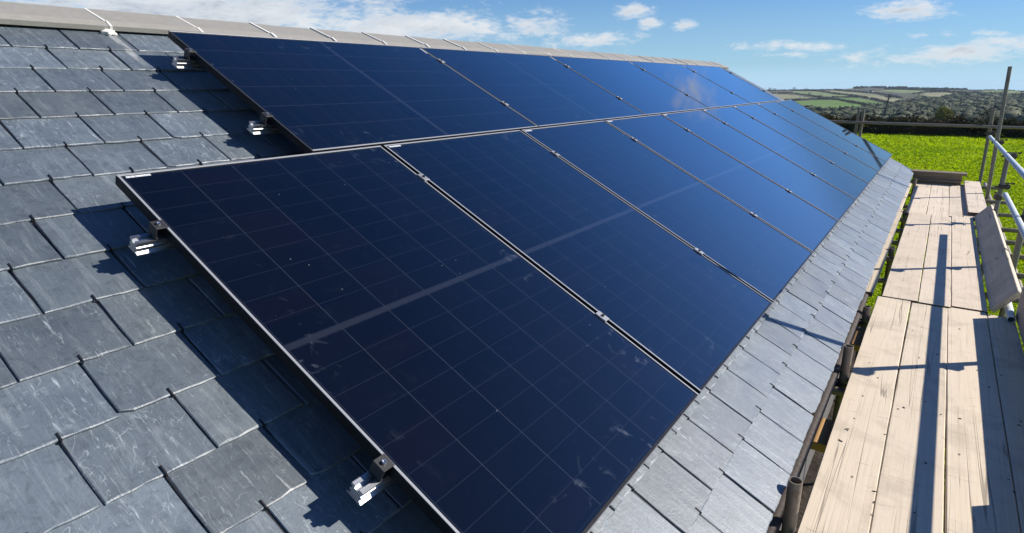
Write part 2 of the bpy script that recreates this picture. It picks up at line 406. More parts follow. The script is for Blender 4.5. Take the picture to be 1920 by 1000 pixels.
def slate_mesh(mb, u, v, w, k, seed):
    """one slate, tail edge at v, left edge at u, width w; rough dressed edges with a chamfer"""
    r = random.Random(seed)
    L = min(.43, v + 1.665); t = .0075; tilt = t / GAUGE
    dv = r.uniform(-.0025, .0025); du = r.uniform(-.0015, .0015); rot = r.uniform(-.005, .005); dn = r.uniform(-.0012, .0015)
    ns, nl = 9, 5
    out = []
    for i in range(ns): out.append((i / ns * w, 0, 1))
    for i in range(nl): out.append((w, -i / nl * L, 0))
    for i in range(1): out.append((w, -L, 0))
    out.append((0, -L, 0))
    for i in range(nl - 1, 0, -1): out.append((0, -i / nl * L, 0))
    O = []; I = []
    chip = r.random() < .28; cx = r.choice((0, w)) ; cs = r.uniform(.012, .03)
    for x, y, tail in out:
        jx, jy = r.gauss(0, .0009), r.gauss(0, .0012 if tail else .0009)
        if chip and tail and abs(x - cx) < cs: jy -= (cs - abs(x - cx)) * .5
        O.append((x + jx, y + jy))
        b_ = .0022 + abs(r.gauss(0, .0020)) if tail else .0022
        ix = min(max(x, b_), w - b_) + jx * .5; iy = min(max(y, -L + .002), -b_) + jy * .7
        I.append((ix, iy))
    K = len(out); ca, sa = math.cos(rot), math.sin(rot)
    def P(x, y, z):
        X, Y = x * ca - y * sa, x * sa + y * ca
        return (v + dv + Y, u + du + X, N0 + dn + tilt * Y + z)
    vs = [P(x, y, 0) for x, y in I] + [P(x, y, -.0022) for (x, y), o in zip(O, out)] + [P(x, y, -t) for x, y in O]
    fs = [tuple(range(K))] + [(i, K + i, K + (i + 1) % K, (i + 1) % K)[::1] for i in range(K)] + [(K + i, 2 * K + i, 2 * K + (i + 1) % K, K + (i + 1) % K) for i in range(K)]
    mb.add(vs, fs)

mb = MB(); tails = []
ncourse = 18
for k in range(ncourse):
    v = VE - GAUGE * k
    ph = -.328 + (.128 if k % 2 == 0 else 0) + .0
    j = math.floor((U0 - ph) / PITCH)
    while ph + j * PITCH < U1 - .05:
        u = ph + j * PITCH; w = PITCH - .0065 - random.uniform(0, .002)
        if u + w > U1: w = U1 - u + random.uniform(-.004, .004)
        slate_mesh(mb, u, v, w, k, k * 1000 + j)
        tails.append((u + PITCH / 2 - .003 + random.uniform(-.006, .006), v, k)); j += 1
roof = mb.build('roof', M['slate'], house, frame=ROOF, fix=False) if False else None
roof = MB.build(mb, 'roof', M['slate'], None, None, local=True, fix=True)
roof.parent = house; roof.matrix_parent_inverse = house.matrix_basis.inverted(); roof.matrix_basis = ROOF

def roof_part(mb, name, m, parent=house, fix=True, smooth=False):
    o = mb.build(name, m, None, local=True, fix=fix, smooth=smooth)
    o.parent = parent
    pw = parent.matrix_basis if parent.parent is None else parent.parent.matrix_basis @ parent.matrix_parent_inverse @ parent.matrix_basis
    o.matrix_parent_inverse = pw.inverted(); o.matrix_basis = ROOF
    return o

b_ = MB(); b_.box((-1.73, U0, -.215), (2.10, U1 - .03, -.196)); roof_part(b_, 'underlay', M['membrane'])

def hook(mb, u, v):
    s = random.uniform(-.1, .1); tilt = .0075 / GAUGE
    L = random.uniform(.018, .026); z = N0 + .0012
    # stem on the tail of the slate, then the crook round its edge and down the joint below
    mb.box((v - L, u - .0019, z - tilt * L), (v + .004, u + .0019, z + .0022))
    mb.box((v + .0005, u - .0019, z - .009), (v + .0045, u + .0019, z + .0015))
    mb.box((v + .004, u - .0016, z - .0105), (v + .16, u + .0016, z - .0092))
hk = []
for u, v, k in tails:
    if u < U0 + .3 or k == 0: continue
    under = (v < 1.70 and -.02 < u and (v > 0 or u > .75)) and not (-1.45 > v)
    x, y, d = proj(np.array(RP(u, v, N0)))
    if d > 0.2 and -20 < x < 1950 and -20 < y < 1020 and not under: hk.append((d, u, v))
hk.sort()
for d, u, v in hk[:100]:
    q = MB(); hook(q, u, v); roof_part(q, 'slate_hook', M['hook'], roof, fix=False)
q = MB()
for d, u, v in hk[100:]: hook(q, u, v)
tag(roof_part(q, 'slate_hook', M['hook'], roof, fix=False), kind='stuff')

# ridge tiles
RJ = 1.128; RS = .4667
def ridge_profile(off=0.0):
    pts = [(-1.440, -.146), (-1.442, -.124), (-1.492, -.119), (-1.497, -.125), (-1.700, -.150 + .0)]
    w = []
    for v, n in pts:
        p = RP(0, v, n + (off if n > -.14 or v < -1.6 else 0)); w.append((p.x - (0 if v < -1.6 else -off), p.z))
    apex = w[-1][0] - .005
    left = [(2 * apex - x, z) for x, z in w[::-1]]
    top = w + [(apex, w[-1][1] + .003)] + left
    inner = [(x + (-.02 if x > apex else .02), z - .022) for x, z in (top[0], top[-1])]
    _u = [(apex + .17, top[0][1] + .0), (apex, w[-1][1] - .03), (apex - .17, top[-1][1])]
    return top + [(2 * apex - top[0][0] + .02, top[0][1] - .001), (apex, w[-1][1] - .028), (top[0][0] - .02, top[0][1] - .001)]
kk = math.ceil((U0 - RJ) / RS); jr = random.Random(3)
prof = ridge_profile()
while RJ + kk * RS < U1 + .1:
    a = RJ + kk * RS; e = min(a + RS, U1 + .09)
    if e - a > .1:
        mb = MB(); mx = Matrix.Translation((jr.uniform(-.004, .004), 0, jr.uniform(-.004, .004))) @ Matrix.Translation((0, a, 0)) @ Matrix.Rotation(jr.uniform(-.007, .007), 4, 'X') @ Matrix.Rotation(jr.uniform(-.006, .006), 4, 'Z') @ Matrix.Translation((0, -a, 0))
        mb.poly(prof, a + .005, e - .005, mx)
        tile = mb.build('ridge_tile', M['ridge'], house, fix=True)
        mj = MB(); pj = ridge_profile(.003); seg = 1
        wj = jr.uniform(.008, .012)
        vs0 = []
        for s_ in (-1, 1):
            for x, z in pj: vs0.append((x + jr.uniform(-.001, .001), a + s_ * wj * jr.uniform(.75, 1.25) / 1.4, z + .001))
        K = len(pj)
        mj.add(vs0, [(i, (i + 1) % K, K + (i + 1) % K, K + i) for i in range(K)] + [tuple(range(K))[::-1], tuple(range(K, 2 * K))])
        mj.build('mortar_joint', M['mortar'], tile, fix=True)
    kk += 1
# lump of mortar squeezed out under one joint
bm = bmesh.new(); bmesh.ops.create_icosphere(bm, subdivisions=3, radius=1)
lump = MB(); vs = []
for v in bm.verts:
    r_ = 1 + .35 * math.sin(v.co.x * 5 + 1) * math.sin(v.co.y * 6) + .15 * math.sin(v.co.y * 13 + v.co.x * 9)
    p = RP(.645 + v.co.y * .032 * r_, -1.430 + v.co.x * .026 * r_, -.149 + v.co.z * .016); vs.append(p)
lump.add(vs, [[v.index for v in f.verts] for f in bm.faces]); bm.free()
lump.build('mortar_lump', M['mortar'], house, smooth=True)
# ridge end stop, verge, fascia, rear slope, walls
mb = MB(); mb.poly([(x, z - .004) for x, z in prof], U1 + .092, U1 + .108); mb.build('ridge_end_cap', M['mortar'], house, fix=True)
mb = MB(); mb.box((-1.66, U1 - .055, -.194), (2.16, U1 - .022, -.164)); roof_part(mb, 'verge_mortar', M['mortar'])
mb = MB(); mb.box((1.785, U0, -1.36), (1.808, U1 - .05, -1.170)); mb.build('fascia', M['fascia'], house)
mb = MB(); mb.box((1.50, U0, -1.375), (1.782, U1 - .05, -1.362)); mb.build('soffit', M['fascia'], house)
AX = RP(0, -1.70, -.15)
mb = MB(); rx = AX.x
mx = Matrix(((-1, 0, 0, 2 * rx), (0, 1, 0, 0), (0, 0, 1, 0), (0, 0, 0, 1))) @ ROOF
mb.box((-1.66, U0, -.21), (2.16, U1 - .02, -.155), mx); mb.build('rear_roof_slope', M['slate'], house, fix=True)
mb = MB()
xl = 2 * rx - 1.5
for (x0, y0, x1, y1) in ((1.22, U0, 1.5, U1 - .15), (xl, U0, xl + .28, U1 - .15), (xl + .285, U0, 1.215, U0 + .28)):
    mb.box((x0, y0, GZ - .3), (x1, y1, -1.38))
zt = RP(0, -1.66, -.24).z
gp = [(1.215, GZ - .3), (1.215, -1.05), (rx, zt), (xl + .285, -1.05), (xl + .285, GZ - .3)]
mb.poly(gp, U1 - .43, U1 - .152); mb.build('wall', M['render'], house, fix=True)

# ------------------------------------------------------------------ solar panels
FH = .035
def panel_proto():
    root = thing('solar_panel', mx=Matrix.Identity(4))
    # frame in panel frame: x 0..PL down slope, y 0..PW along ridge, z 0 = top
    fb = MB(); glare_lip = MB(); w = .011
    segs = (((0, 0), (w, PW)), ((PL - w, 0), (PL, PW)), ((w, 0), (PL - w, w)), ((w, PW - w), (PL - w, PW)))
    for (x0, y0), (x1, y1) in segs: fb.box((x0, y0, -FH), (x1, y1, -.0012), ch=.0006)
    # flanges under the panel
    for (x0, y0, x1, y1) in ((w, w, w + .02, PW - w), (PL - w - .02, w, PL - w, PW - w)): fb.box((x0, y0, -FH + .0005), (x1, y1, -FH + .0025))
    fb.build('frame', M['frame'], root, local=True)
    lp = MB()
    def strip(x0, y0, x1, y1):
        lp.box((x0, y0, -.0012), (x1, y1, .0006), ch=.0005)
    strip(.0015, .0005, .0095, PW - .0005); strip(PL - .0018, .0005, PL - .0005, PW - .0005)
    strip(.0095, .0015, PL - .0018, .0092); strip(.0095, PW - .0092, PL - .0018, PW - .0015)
    lp.build('frame_glare_edge', M['glare_lip'], root, local=True)  # painted glare strips, wide on three sides, a sliver on the lower edge
    gl = MB(); gl.box((w, w, -.0065), (PL - w, PW - w, -.0022)); gl.build('glass', M['pv'], root, local=True)
    bk = MB(); bk.box((w + .0005, w + .0005, -.0078), (PL - w - .0005, PW - w - .0005, -.0067)); bk.build('backsheet', M['membrane'], root, local=True)
    jb = MB(); jb.box((.80, .40, -.028), (.90, .52, -.008), ch=.003); jb.build('junction_box', M['membrane'], root, local=True)
    st = MB(); st.box((.0125, .022, -.0021), (.0225, .098, -.0016)); st.build('label_sticker', M['sticker'], root, local=True)
    return root
proto = panel_proto()
ORD = ['nearest', 'second', 'third', 'fourth', 'fifth', 'sixth', 'seventh', 'eighth', 'farthest']
A = 1.154
low_labels = ['nearest black portrait panel of the lower row, its whole left frame edge lit',
              'black portrait panel second from the near end, lower row, with a grey centre band',
              'black portrait panel third from the near end of the lower row',
              'black portrait panel fourth from the near end of the lower row',
              'blue reflecting portrait panel in the middle of the lower row, fifth of nine',
              'blue reflecting portrait panel, fourth from the far end of the lower row',
              'blue reflecting portrait panel, third from the far end of the lower row',
              'blue reflecting portrait panel next to the last one of the lower row',
              'farthest portrait panel of the lower row, beside the green field']
up_labels = ['nearest dark landscape panel of the upper row, below the concrete ridge tiles',
             'dark blue landscape panel second from the near end of the upper row',
             'blue landscape panel in the middle of the upper row, third of five',
             'landscape panel with a pale cloud reflection, next to last in the upper row',
             'farthest landscape panel of the upper row, at the end of the ridge']
for k in range(9):
    o = proto if k == 0 else copy_tree(proto)
    o.matrix_basis = roof_at(k * A + .010, 0, 0)
    tag(o, low_labels[k], 'solar panel', 'solar panels on the slate roof')
UB, UP0, VT = 1.7717, .772, -1.134
for k in range(5):
    o = copy_tree(proto)
    # landscape: panel x axis runs back along the ridge
    o.matrix_basis = roof_at(UP0 + k * UB + .005 + PL, -.014 - PW, 0, math.radians(-90))
    tag(o, up_labels[k], 'solar panel', 'solar panels on the slate roof')

# ------------------------------------------------------------------ rails with their clamps
def rail_profile():
    # (v, n) outline of a grooved 40 x 42 extrusion, centred on v = 0, top n = 0
    h = .042; w = .020
    return [(-w, 0), (-.007, 0), (-.007, -.010), (.007, -.010), (.007, 0), (w, 0), (w, -.007), (w - .005, -.010), (w - .005, -.015), (w, -.018),
            (w, -.024), (w - .005, -.027), (w - .005, -.032), (w, -.035), (w + .006, -.038), (w + .006, -h), (-w - .006, -h), (-w - .006, -.038), (-w, -.035),
            (-w + .005, -.032), (-w + .005, -.027), (-w, -.024), (-w, -.018), (-w + .005, -.015), (-w + .005, -.010), (-w, -.007)]
def make_rail(v, ua, ub, ends, seams, label):
    root = thing('mounting_rail', RP(ua, v, -.08), label, 'mounting rail', 'aluminium rails under the panels')
    frame = roof_at(0, 0, 0)
    pr = MB(); K = 0; P_ = rail_profile(); K = len(P_)
    vs = [RP(ua, v + x, -.0365 + z) for x, z in P_] + [RP(ub, v + x, -.0365 + z) for x, z in P_]
    fs = [(i, (i + 1) % K, K + (i + 1) % K, K + i) for i in range(K)] + [tuple(range(K))[::-1], tuple(range(K, 2 * K))]
    pr.add(vs, fs); pr.build('rail_bar', M['alu'], root, fix=True)
    R0 = ROOF
    for u, sgn in ends:
        c = MB(); hw = .020
        a, b2 = (u - .030, u + .006) if sgn < 0 else (u - .006, u + .030)
        c.box((v - hw, a, .0010), (v + hw, b2, .0045), R0, ch=.0006)
        if sgn < 0: c.box((v - hw, a, -.0345), (v + hw, a + .0035, .0009), R0); c.box((v - hw, a + .004, -.0360), (v + hw, u - .001, -.0325), R0)
        else: c.box((v - hw, b2 - .0035, -.0345), (v + hw, b2, .0009), R0)
        cl = c.build('end_clamp', M['clampb'], root)
        t = MB(); cc = u + sgn * .014
        t.tube(RP(cc, v, .0045), RP(cc, v, .0115), .0062, 14, hollow=.0028)
        smooth_by_angle(t.build('bolt', M['bolt'], cl))
    for u in seams:
        c = MB(); c.box((v - .026, u - .017, .0010), (v + .026, u + .017, .0048), R0, ch=.0012)
        c.box((v - .024, u - .0075, -.034), (v + .024, u + .0075, .0008), R0)
        cl = c.build('mid_clamp', M['clampg'], root)
        t = MB(); t.tube(RP(u, v, .0048), RP(u, v, .0110), .0062, 12, hollow=.0028)
        smooth_by_angle(t.build('bolt', M['clampb'], cl))
    uu = ua + .35
    while uu < ub:
        c = MB(); c.box((v - .012, uu - .015, -.150), (v + .03, uu + .015, -.145), R0); c.box((v + .027, uu - .015, -.150), (v + .033, uu + .015, -.0790), R0)
        c.build('roof_hook', M['alu'], root); uu += 1.2
    return root
seamL = [k * A for k in range(1, 9)]
make_rail(.285, -.072, 9 * A + .09, ((.010, -1), (9 * A - .010, 1)), seamL, 'upper aluminium rail under the lower panel row, its bright end beside the nearest panel')
make_rail(1.308, -.072, 9 * A + .09, ((.010, -1), (9 * A - .010, 1)), seamL, 'lowest aluminium rail, its glinting end below the nearest panel at the bottom edge')
seamU = [UP0 + k * UB - .0005 for k in range(1, 5)]
make_rail(-.930, UP0 - .075, UP0 + 5 * UB + .05, ((UP0 + .005, -1), (UP0 + 5 * UB - .005, 1)), seamU, 'topmost aluminium rail with a grooved bright end near the ridge')
make_rail(-.318, UP0 - .075, UP0 + 5 * UB + .05, ((UP0 + .005, -1), (UP0 + 5 * UB - .005, 1)), seamU, 'lower aluminium rail of the upper panel row, its end glaring white in shade')

# ------------------------------------------------------------------ scaffold boards
ZD = -1.30
def board(x0, x1, y0, y1, z, label, m='board', t=.038, group='scaffold boards of the deck', twist=0.0, name='scaffold_board', bands=True):
    c = Vector(((x0 + x1) / 2, (y0 + y1) / 2, z - t))
    mx = Matrix.Translation(c) @ Matrix.Rotation(twist, 4, 'Z')
    root = thing(name, mx=mx, label=label, cat='scaffold board', group=group)
    w, l = x1 - x0, y1 - y0; bm = bmesh.new()
    n = max(2, int(max(l, w) / .25)); vs = []; fs = []
    q = MB(); along_y = l >= w
    prof_ = [(-.5, 0, 0), (-.5, 0, 1), (-.5, 1, 1), (.5, 1, 1), (.5, 0, 1), (.5, 0, 0)]
    W = w if along_y else l; Lg = l if along_y else w; ch = .004
    pr = [(-W / 2, ch), (-W / 2, t - ch), (-W / 2 + ch, t), (W / 2 - ch, t), (W / 2, t - ch), (W / 2, ch), (W / 2 - ch, 0), (-W / 2 + ch, 0)]
    rr = random.Random(hash(label) % 9999 if False else int(abs(x0 * 1000) + abs(y0 * 77)))
    A1, A2 = rr.uniform(-.0015, .0015), rr.uniform(0, 6)
    for i in range(n + 1):
        s_ = -Lg / 2 + Lg * i / n
        for x, z_ in pr:
            xx = x + rr.gauss(0, .0006) + .002 * math.sin(s_ * 1.3 + A2) * (1 if along_y else .3)
            zz = z_ + A1 * math.sin(s_ * 1.7 + A2)
            vs.append((xx, s_, zz) if along_y else (s_, xx, zz))
    k = 8
    for i in range(n):
        for j in range(k): fs.append((i * k + j, i * k + (j + 1) % k, (i + 1) * k + (j + 1) % k, (i + 1) * k + j))
    fs += [tuple(range(k))[::-1], tuple(range(n * k, n * k + k))]
    q.add(vs, fs); q.build('plank', M[m], root, local=True, fix=True)
    if bands:
        for s_ in (-1, 1):
            e = MB(); y_ = s_ * Lg / 2
            lo, hi = (-W / 2 - .001, min(y_, y_ + s_ * .0012), .003), (W / 2 + .001, max(y_, y_ + s_ * .0012), t - .003)
            if not along_y: lo, hi = (lo[1], lo[0], lo[2]), (hi[1], hi[0], hi[2])
            e.box(lo, hi); e.build('end_band', M['coupler'], root, local=True)
    return root
board(1.930, 2.1465, .38, 4.325, ZD, 'pale near scaffold board along the gap beside the eave')
board(2.1500, 2.3705, .38, 4.300, ZD, 'near scaffold board under the long straight shadow of a rail')
board(2.3745, 2.5985, .38, 4.335, ZD, 'near scaffold board half in sun, half in the toe board shade')
board(2.6025, 2.754, .38, 4.310, ZD, 'near scaffold board wholly in shade at the right edge')
board(1.958, 2.1885, 4.345, 8.05, ZD + .004, 'middle scaffold board nearest the eave, beyond the first joint', 'board_pale')
board(2.1925, 2.390, 4.318, 8.02, ZD + .008, 'middle scaffold board with the square end of the rail shadow', 'board_pale')
board(2.394, 2.606, 4.352, 8.10, ZD + .008, 'middle scaffold board beside the tilted grey plank', 'board_pale')
board(1.925, 2.135, 8.075, 10.93, ZD, 'far scaffold board along the eave, reaching the stacked planks', 'board_pale')
board(2.139, 2.365, 8.045, 10.93, ZD, 'far scaffold board in the middle of three, before the stacked planks', 'board_pale')
board(2.370, 2.508, 8.120, 10.93, ZD, 'narrow far scaffold board, palest of the deck', 'board_pale')
board(1.66, 1.893, 4.36, 8.2, ZD + .012, 'inner scaffold board half hidden under the eave', 'board', group='scaffold boards under the eave')
board(1.63, 1.872, 8.22, 11.1, ZD + .012, 'far inner scaffold board half hidden under the eave', 'board_pale', group='scaffold boards under the eave')
board(2.512, 2.745, 8.13, 10.93, ZD, 'far outer board mostly covered by the raised pink one', 'board_pale')
board(2.556, 2.760, 8.28, 11.25, ZD + .045, 'raised far board lit pink, beside the farthest deck boards', 'board_pale', group='loose planks on the scaffold')
# planks stacked across the far end
zz = ZD + .0382
sr = random.Random(5)
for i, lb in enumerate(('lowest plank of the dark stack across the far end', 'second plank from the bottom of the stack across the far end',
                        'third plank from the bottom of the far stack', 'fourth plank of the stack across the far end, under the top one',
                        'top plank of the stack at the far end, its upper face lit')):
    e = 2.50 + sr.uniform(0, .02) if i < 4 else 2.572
    board(1.86 + sr.uniform(-.02, .02), e, 10.945 + sr.uniform(-.006, .02), 11.165 + sr.uniform(-.02, .02), zz, lb, 'board_cross_shade', t=.037, group='planks stacked across the far end', bands=False)
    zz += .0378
# tilted toe board leaning outwards
wv = Vector((.128, 0, .158)).normalized(); nv = Vector((.158, 0, -.128)).normalized(); yv = Vector((.002, 1, 0)).normalized()
mx = Matrix.Translation((2.616, 4.42, ZD + .006)); R_ = Matrix.Identity(4)
for i in range(3): R_[i][0] = nv[i]; R_[i][1] = yv[i]; R_[i][2] = wv[i]
tl = thing('toe_board', mx=mx @ R_, label='shaded plank tilted outwards along the outer edge of the deck', cat='toe board', group='toe boards on the outer edge')
q = MB(); q.box((0, 0, 0), (.038, 3.80, .212), ch=.004); q.build('plank', M['board'], tl, local=True)
q = MB(); q.box((-.001, 3.8, .004), (.039, 3.8015, .208)); q.build('end_band', M['coupler'], tl, local=True)
tb = thing('toe_board', (2.775, 2.4, ZD), 'upright brown toe board at the very right edge', 'toe board', 'toe boards on the outer edge')
q = MB(); q.box((2.757, .35, ZD + .001), (2.795, 4.36, ZD + .222), ch=.004); q.build('plank', M['board_grey'], tb)
tb2 = thing('toe_board', (2.71, .0, ZD), 'short toe board whose stepped shadow fills the bottom right corner of the deck', 'toe board', 'toe boards on the outer edge')
q = MB(); q.box((2.712, -2.0, ZD + .001), (2.750, 1.985, ZD + .232), ch=.004); q.build('plank', M['board_grey'], tb2)

# ------------------------------------------------------------------ scaffold tubes
TR = .02415
def tube(name, a, b, m, label, cat, group=None, hollow=True):
    root = thing(name, a if a[2] < b[2] else b, label, cat, group)
    q = MB(); q.tube(a, b, TR, 18, hollow=.0038 if hollow else 0)
    smooth_by_angle(q.build('tube', M[m], root)); return root
def coupler(root, p, ax, bx):
    """right-angle coupler: two collars at p, the first round axis ax, the second round bx, with bolts and nuts"""
    p = Vector(p); ax = Vector(ax).normalized(); bx = Vector(bx).normalized(); nx = ax.cross(bx).normalized()
    q = MB(); c2 = p + nx * (2 * TR + .002)
    q.tube(p - ax * .024, p + ax * .024, TR + .0075, 16)
    q.tube(c2 - bx * .024, c2 + bx * .024, TR + .0075, 16)
    q.tube(p + bx * (TR + .014) - nx * .045, p + bx * (TR + .014) + nx * .05, .0065, 8)
    q.tube(p + bx * (TR + .014) - nx * .062, p + bx * (TR + .014) - nx * .042, .012, 6)
    q.tube(c2 + ax * (TR + .014) - nx * .05, c2 + ax * (TR + .014) + nx * .06, .0065, 8)
    q.tube(c2 + ax * (TR + .014) + nx * .042, c2 + ax * (TR + .014) + nx * .062, .012, 6)
    q.box((-.012, -.03, -.018), (.012, .03, .018), Matrix.Translation((p + c2) / 2) @ Matrix((ax, bx, nx)).transposed().to_4x4(), ch=.003)
    smooth_by_angle(q.build('coupler', M['coupler'], root))

ZG = GZ + .02
# outer standards (poles)
poles = []
def standard(pt, pb, label, m='tube', foot=ZG):
    pt, pb = Vector(pt), Vector(pb)
    d = (pb - pt).normalized(); b_ = pt + d * ((foot - pt.z) / d.z)
    r = tube('scaffold_pole', tuple(pt), tuple(b_), m, label, 'scaffold pole', 'upright scaffold poles')
    q = MB(); q.box((b_.x - .075, b_.y - .075, foot - .018), (b_.x + .075, b_.y + .075, foot - .001)); q.build('base_plate', M['coupler'], r)
    poles.append((r, pt, b_)); return r
pA = standard(ony(1894, 125, 10.05), ony(1848, 386, 10.0), 'tallest scaffold pole, standing against the sky at the right')
pB = standard((2.795, 7.99, -.50), (2.785, 7.85, -1.3), 'scaffold pole ending below the upper silver rail, nearer than the tallest')
pC = standard(ony(1863.5, 203, 11.95), ony(1836, 348, 11.95), 'thin farthest scaffold pole of the outer row, left of the tallest')
pD = standard((2.845, 5.92, -.30), (2.842, 5.85, -1.3), 'scaffold pole close to the right edge beside the lower silver rail')
pE = standard((2.845, 3.60, .9), (2.845, 3.58, -1.3), 'outer scaffold pole whose shadow crosses the near boards and slates')
f1 = ony(1611, 205, 11.9); f2 = ony(1620, 205, 11.95)
pF = standard(f1, (f1[0] + .0, 11.9, -1), 'left one of the two close scaffold poles beyond the far gable')
pG = standard(f2, (f2[0] + .0, 11.95, -1), 'right one of the two close scaffold poles beyond the far gable')
# inner standards by the eave
for (px, py), lab in (((1492, 901), 'nearest short rusty pole with open top beside the eave'),
                      ((1592, 649), 'second short rusty pole with open top beside the eave'),
                      ((1626.5, 575), 'third short pole beside the eave, with a bright rim'),):
    c = onx(px, py, 1.902)
    r = standard(c, (c[0] + .001, c[1] + .005, -2), lab)
    coupler(r, (c[0], c[1], -1.375), (0, 0, 1), (0, 1, 0))
for yy, lab in ((5.9, 'fourth pole, cut off low in the gap beside the eave'), (8.1, 'fifth pole, low in the gap beside the eave'), (10.35, 'last pole in the gap beside the eave, next to the stacked planks')):
    standard((1.920, yy, -1.26 if yy < 10 else -1.16), (1.92, yy, -2), lab)
# rails on the outside
up = tube('guard_rail', (2.765, 11.25, -.555), (2.797, 1.2, -.47), 'silver', 'upper silver guard rail running in from the right edge', 'guard rail', 'silver scaffold rails')
lo = tube('guard_rail', (2.790, 7.30, -.875), (2.792, 1.0, -.855), 'silver', 'lower silver guard rail beside the tilted plank', 'guard rail', 'silver scaffold rails')
fr = tube('guard_rail', (-.9, 11.83, -.405), (3.5, 11.83, -.445), 'tube', 'long thin rail across the far end, in front of the hedge', 'guard rail', 'scaffold rails')
ly = tube('scaffold_tube', (2.722, 4.18, ZD + .026), (2.74, 6.9, ZD + .026), 'silver', 'silver tube lying on the deck beneath the tilted plank', 'scaffold tube')
def at_y(rt, rb, y):
    t = (y - rt.y) / (rb.y - rt.y) if abs(rb.y - rt.y) > 1e-4 else 0
    return rt + (rb - rt) * t
for (r, pt, pb), zs in zip(poles[:5], ((-.545,), (-.54, -.875), (-.55,), (-.505, -.865), (-.49, -.86))):
    for z in zs:
        t = (z - pt.z) / (pb.z - pt.z); p = pt + (pb - pt) * t
        q = Vector((2.79, p.y, z)); coupler(r, (p.x, p.y, z), (0, 0, 1), (0, -1, 0))
for i in (5, 6, 2):
    r, pt, pb = poles[i]; coupler(r, (pt.x, pt.y, -.42), (0, 0, 1), (1, 0, 0))
# swivel clips sticking out on pole B
for z in (-1.0,):
    r, pt, pb = poles[1]; t = (z - pt.z) / (pb.z - pt.z); p = pt + (pb - pt) * t
    coupler(r, (p.x, p.y, z), (0, 0, 1), (1, .3, 0))
# ledgers and transoms below the deck
tube('ledger', (1.853, -.6, -1.295), (1.853, 4.25, -1.295), 'tube_dark', 'dark rusty tube running along under the near eave', 'scaffold tube', 'tubes under the deck')
tube('ledger', (2.886, .2, -1.405), (2.886, 12.2, -1.405), 'tube', 'long ledger tube below the outer deck edge', 'scaffold tube', 'tubes under the deck')
for i, (yy, z) in enumerate(((2.62, -1.363), (3.66, -1.363), (5.0, -1.363), (5.8, -1.363), (6.55, -1.363), (7.2, -1.363), (7.9, -1.363), (8.9, -1.363), (9.95, -1.363), (11.4, -1.363))):
    words = ('second', 'third', 'fourth', 'fifth', 'sixth', 'seventh', 'eighth', 'ninth', 'tenth')
    lab = ('nearest' if i == 0 else words[i - 1]) + ' cross tube under the deck, counted from the camera'
    tube('transom', (1.64, yy, z), (3.05 + .03 * (i % 3), yy + .02, z), 'tube', lab, 'scaffold tube', 'cross tubes under the deck')
# timber packers seen in the gap
for i, (px, py, lab) in enumerate(((1547, 815, 'orange brown timber offcut deep in the gap, near the first short pole'), (1612, 638, 'orange brown timber offcut in the gap between two short poles'))):
    c = onz(px, py, -1.345)
    r = thing('timber_block', tuple(c), lab, 'timber block')
    q = MB(); q.box((c[0] - .075, c[1] - .10, -1.387), (c[0] + .04, c[1] + .16, -1.343), ch=.003); q.build('block', M['packer'], r)
# grit and slate chips on the near boards: uncountable
q = MB(); cr = random.Random(4)
for i in range(26):
    x = cr.uniform(1.96, 2.73); y = 1.35 + abs(cr.gauss(0, 1.0)); s_ = cr.uniform(.0015, .0045)
    if y > 4.2: continue
    a_ = cr.uniform(0, 6.28)
    m4 = Matrix.Translation((x, y, ZD + .0022)) @ Matrix.Rotation(a_, 4, 'Z')
    q.box((-s_ * cr.uniform(1.5, 4.0), -s_ * .7, -.0012), (s_ * 1.4, s_ * .5, .0012), m4)
tag(q.build('wood_chips', M['chips'], None), 'dark chips and grit scattered on the near boards', 'debris', kind='stuff')

# ------------------------------------------------------------------ land
def in_poly(P, poly):
    x, y = P[:, 0], P[:, 1]; ins = np.zeros(len(P), bool); n = len(poly)
    for i in range(n):
        x1, y1 = poly[i]; x2, y2 = poly[(i + 1) % n]
        c = ((y1 > y) != (y2 > y)); c &= x < (x2 - x1) * (y - y1) / ((y2 - y1) + 1e-12) + x1
        ins ^= c
    return ins
SKX = [1200, 1440, 1480, 1500, 1560, 1580, 1600, 1630, 1650, 1700, 1760, 1800, 1840, 1883, 1920, 1980, 2100, 2400]
SKY = [166, 168.5, 169, 169, 168.5, 167.5, 165.8, 164.3, 164.8, 165.8, 167.6, 168.8, 169, 169, 172, 176, 182, 190]
RY = [160, 163, 168, 175, 190, 210, 230, 246, 262, 275]
RR = [1950, 1800, 1500, 1200, 800, 480, 300, 210, 140, 75]
def land(x, y):
    """point of the far hillside seen in the direction of picture point (x, y)"""
    d = np.stack([(np.asarray(x) - 960) / F, (np.asarray(y) - 500) / F, np.ones(np.shape(x))], -1) @ MW
    h = np.hypot(d[..., 0], d[..., 1]); r = np.interp(y, RY, RR)
    return CW + d / h[..., None] * r[..., None]
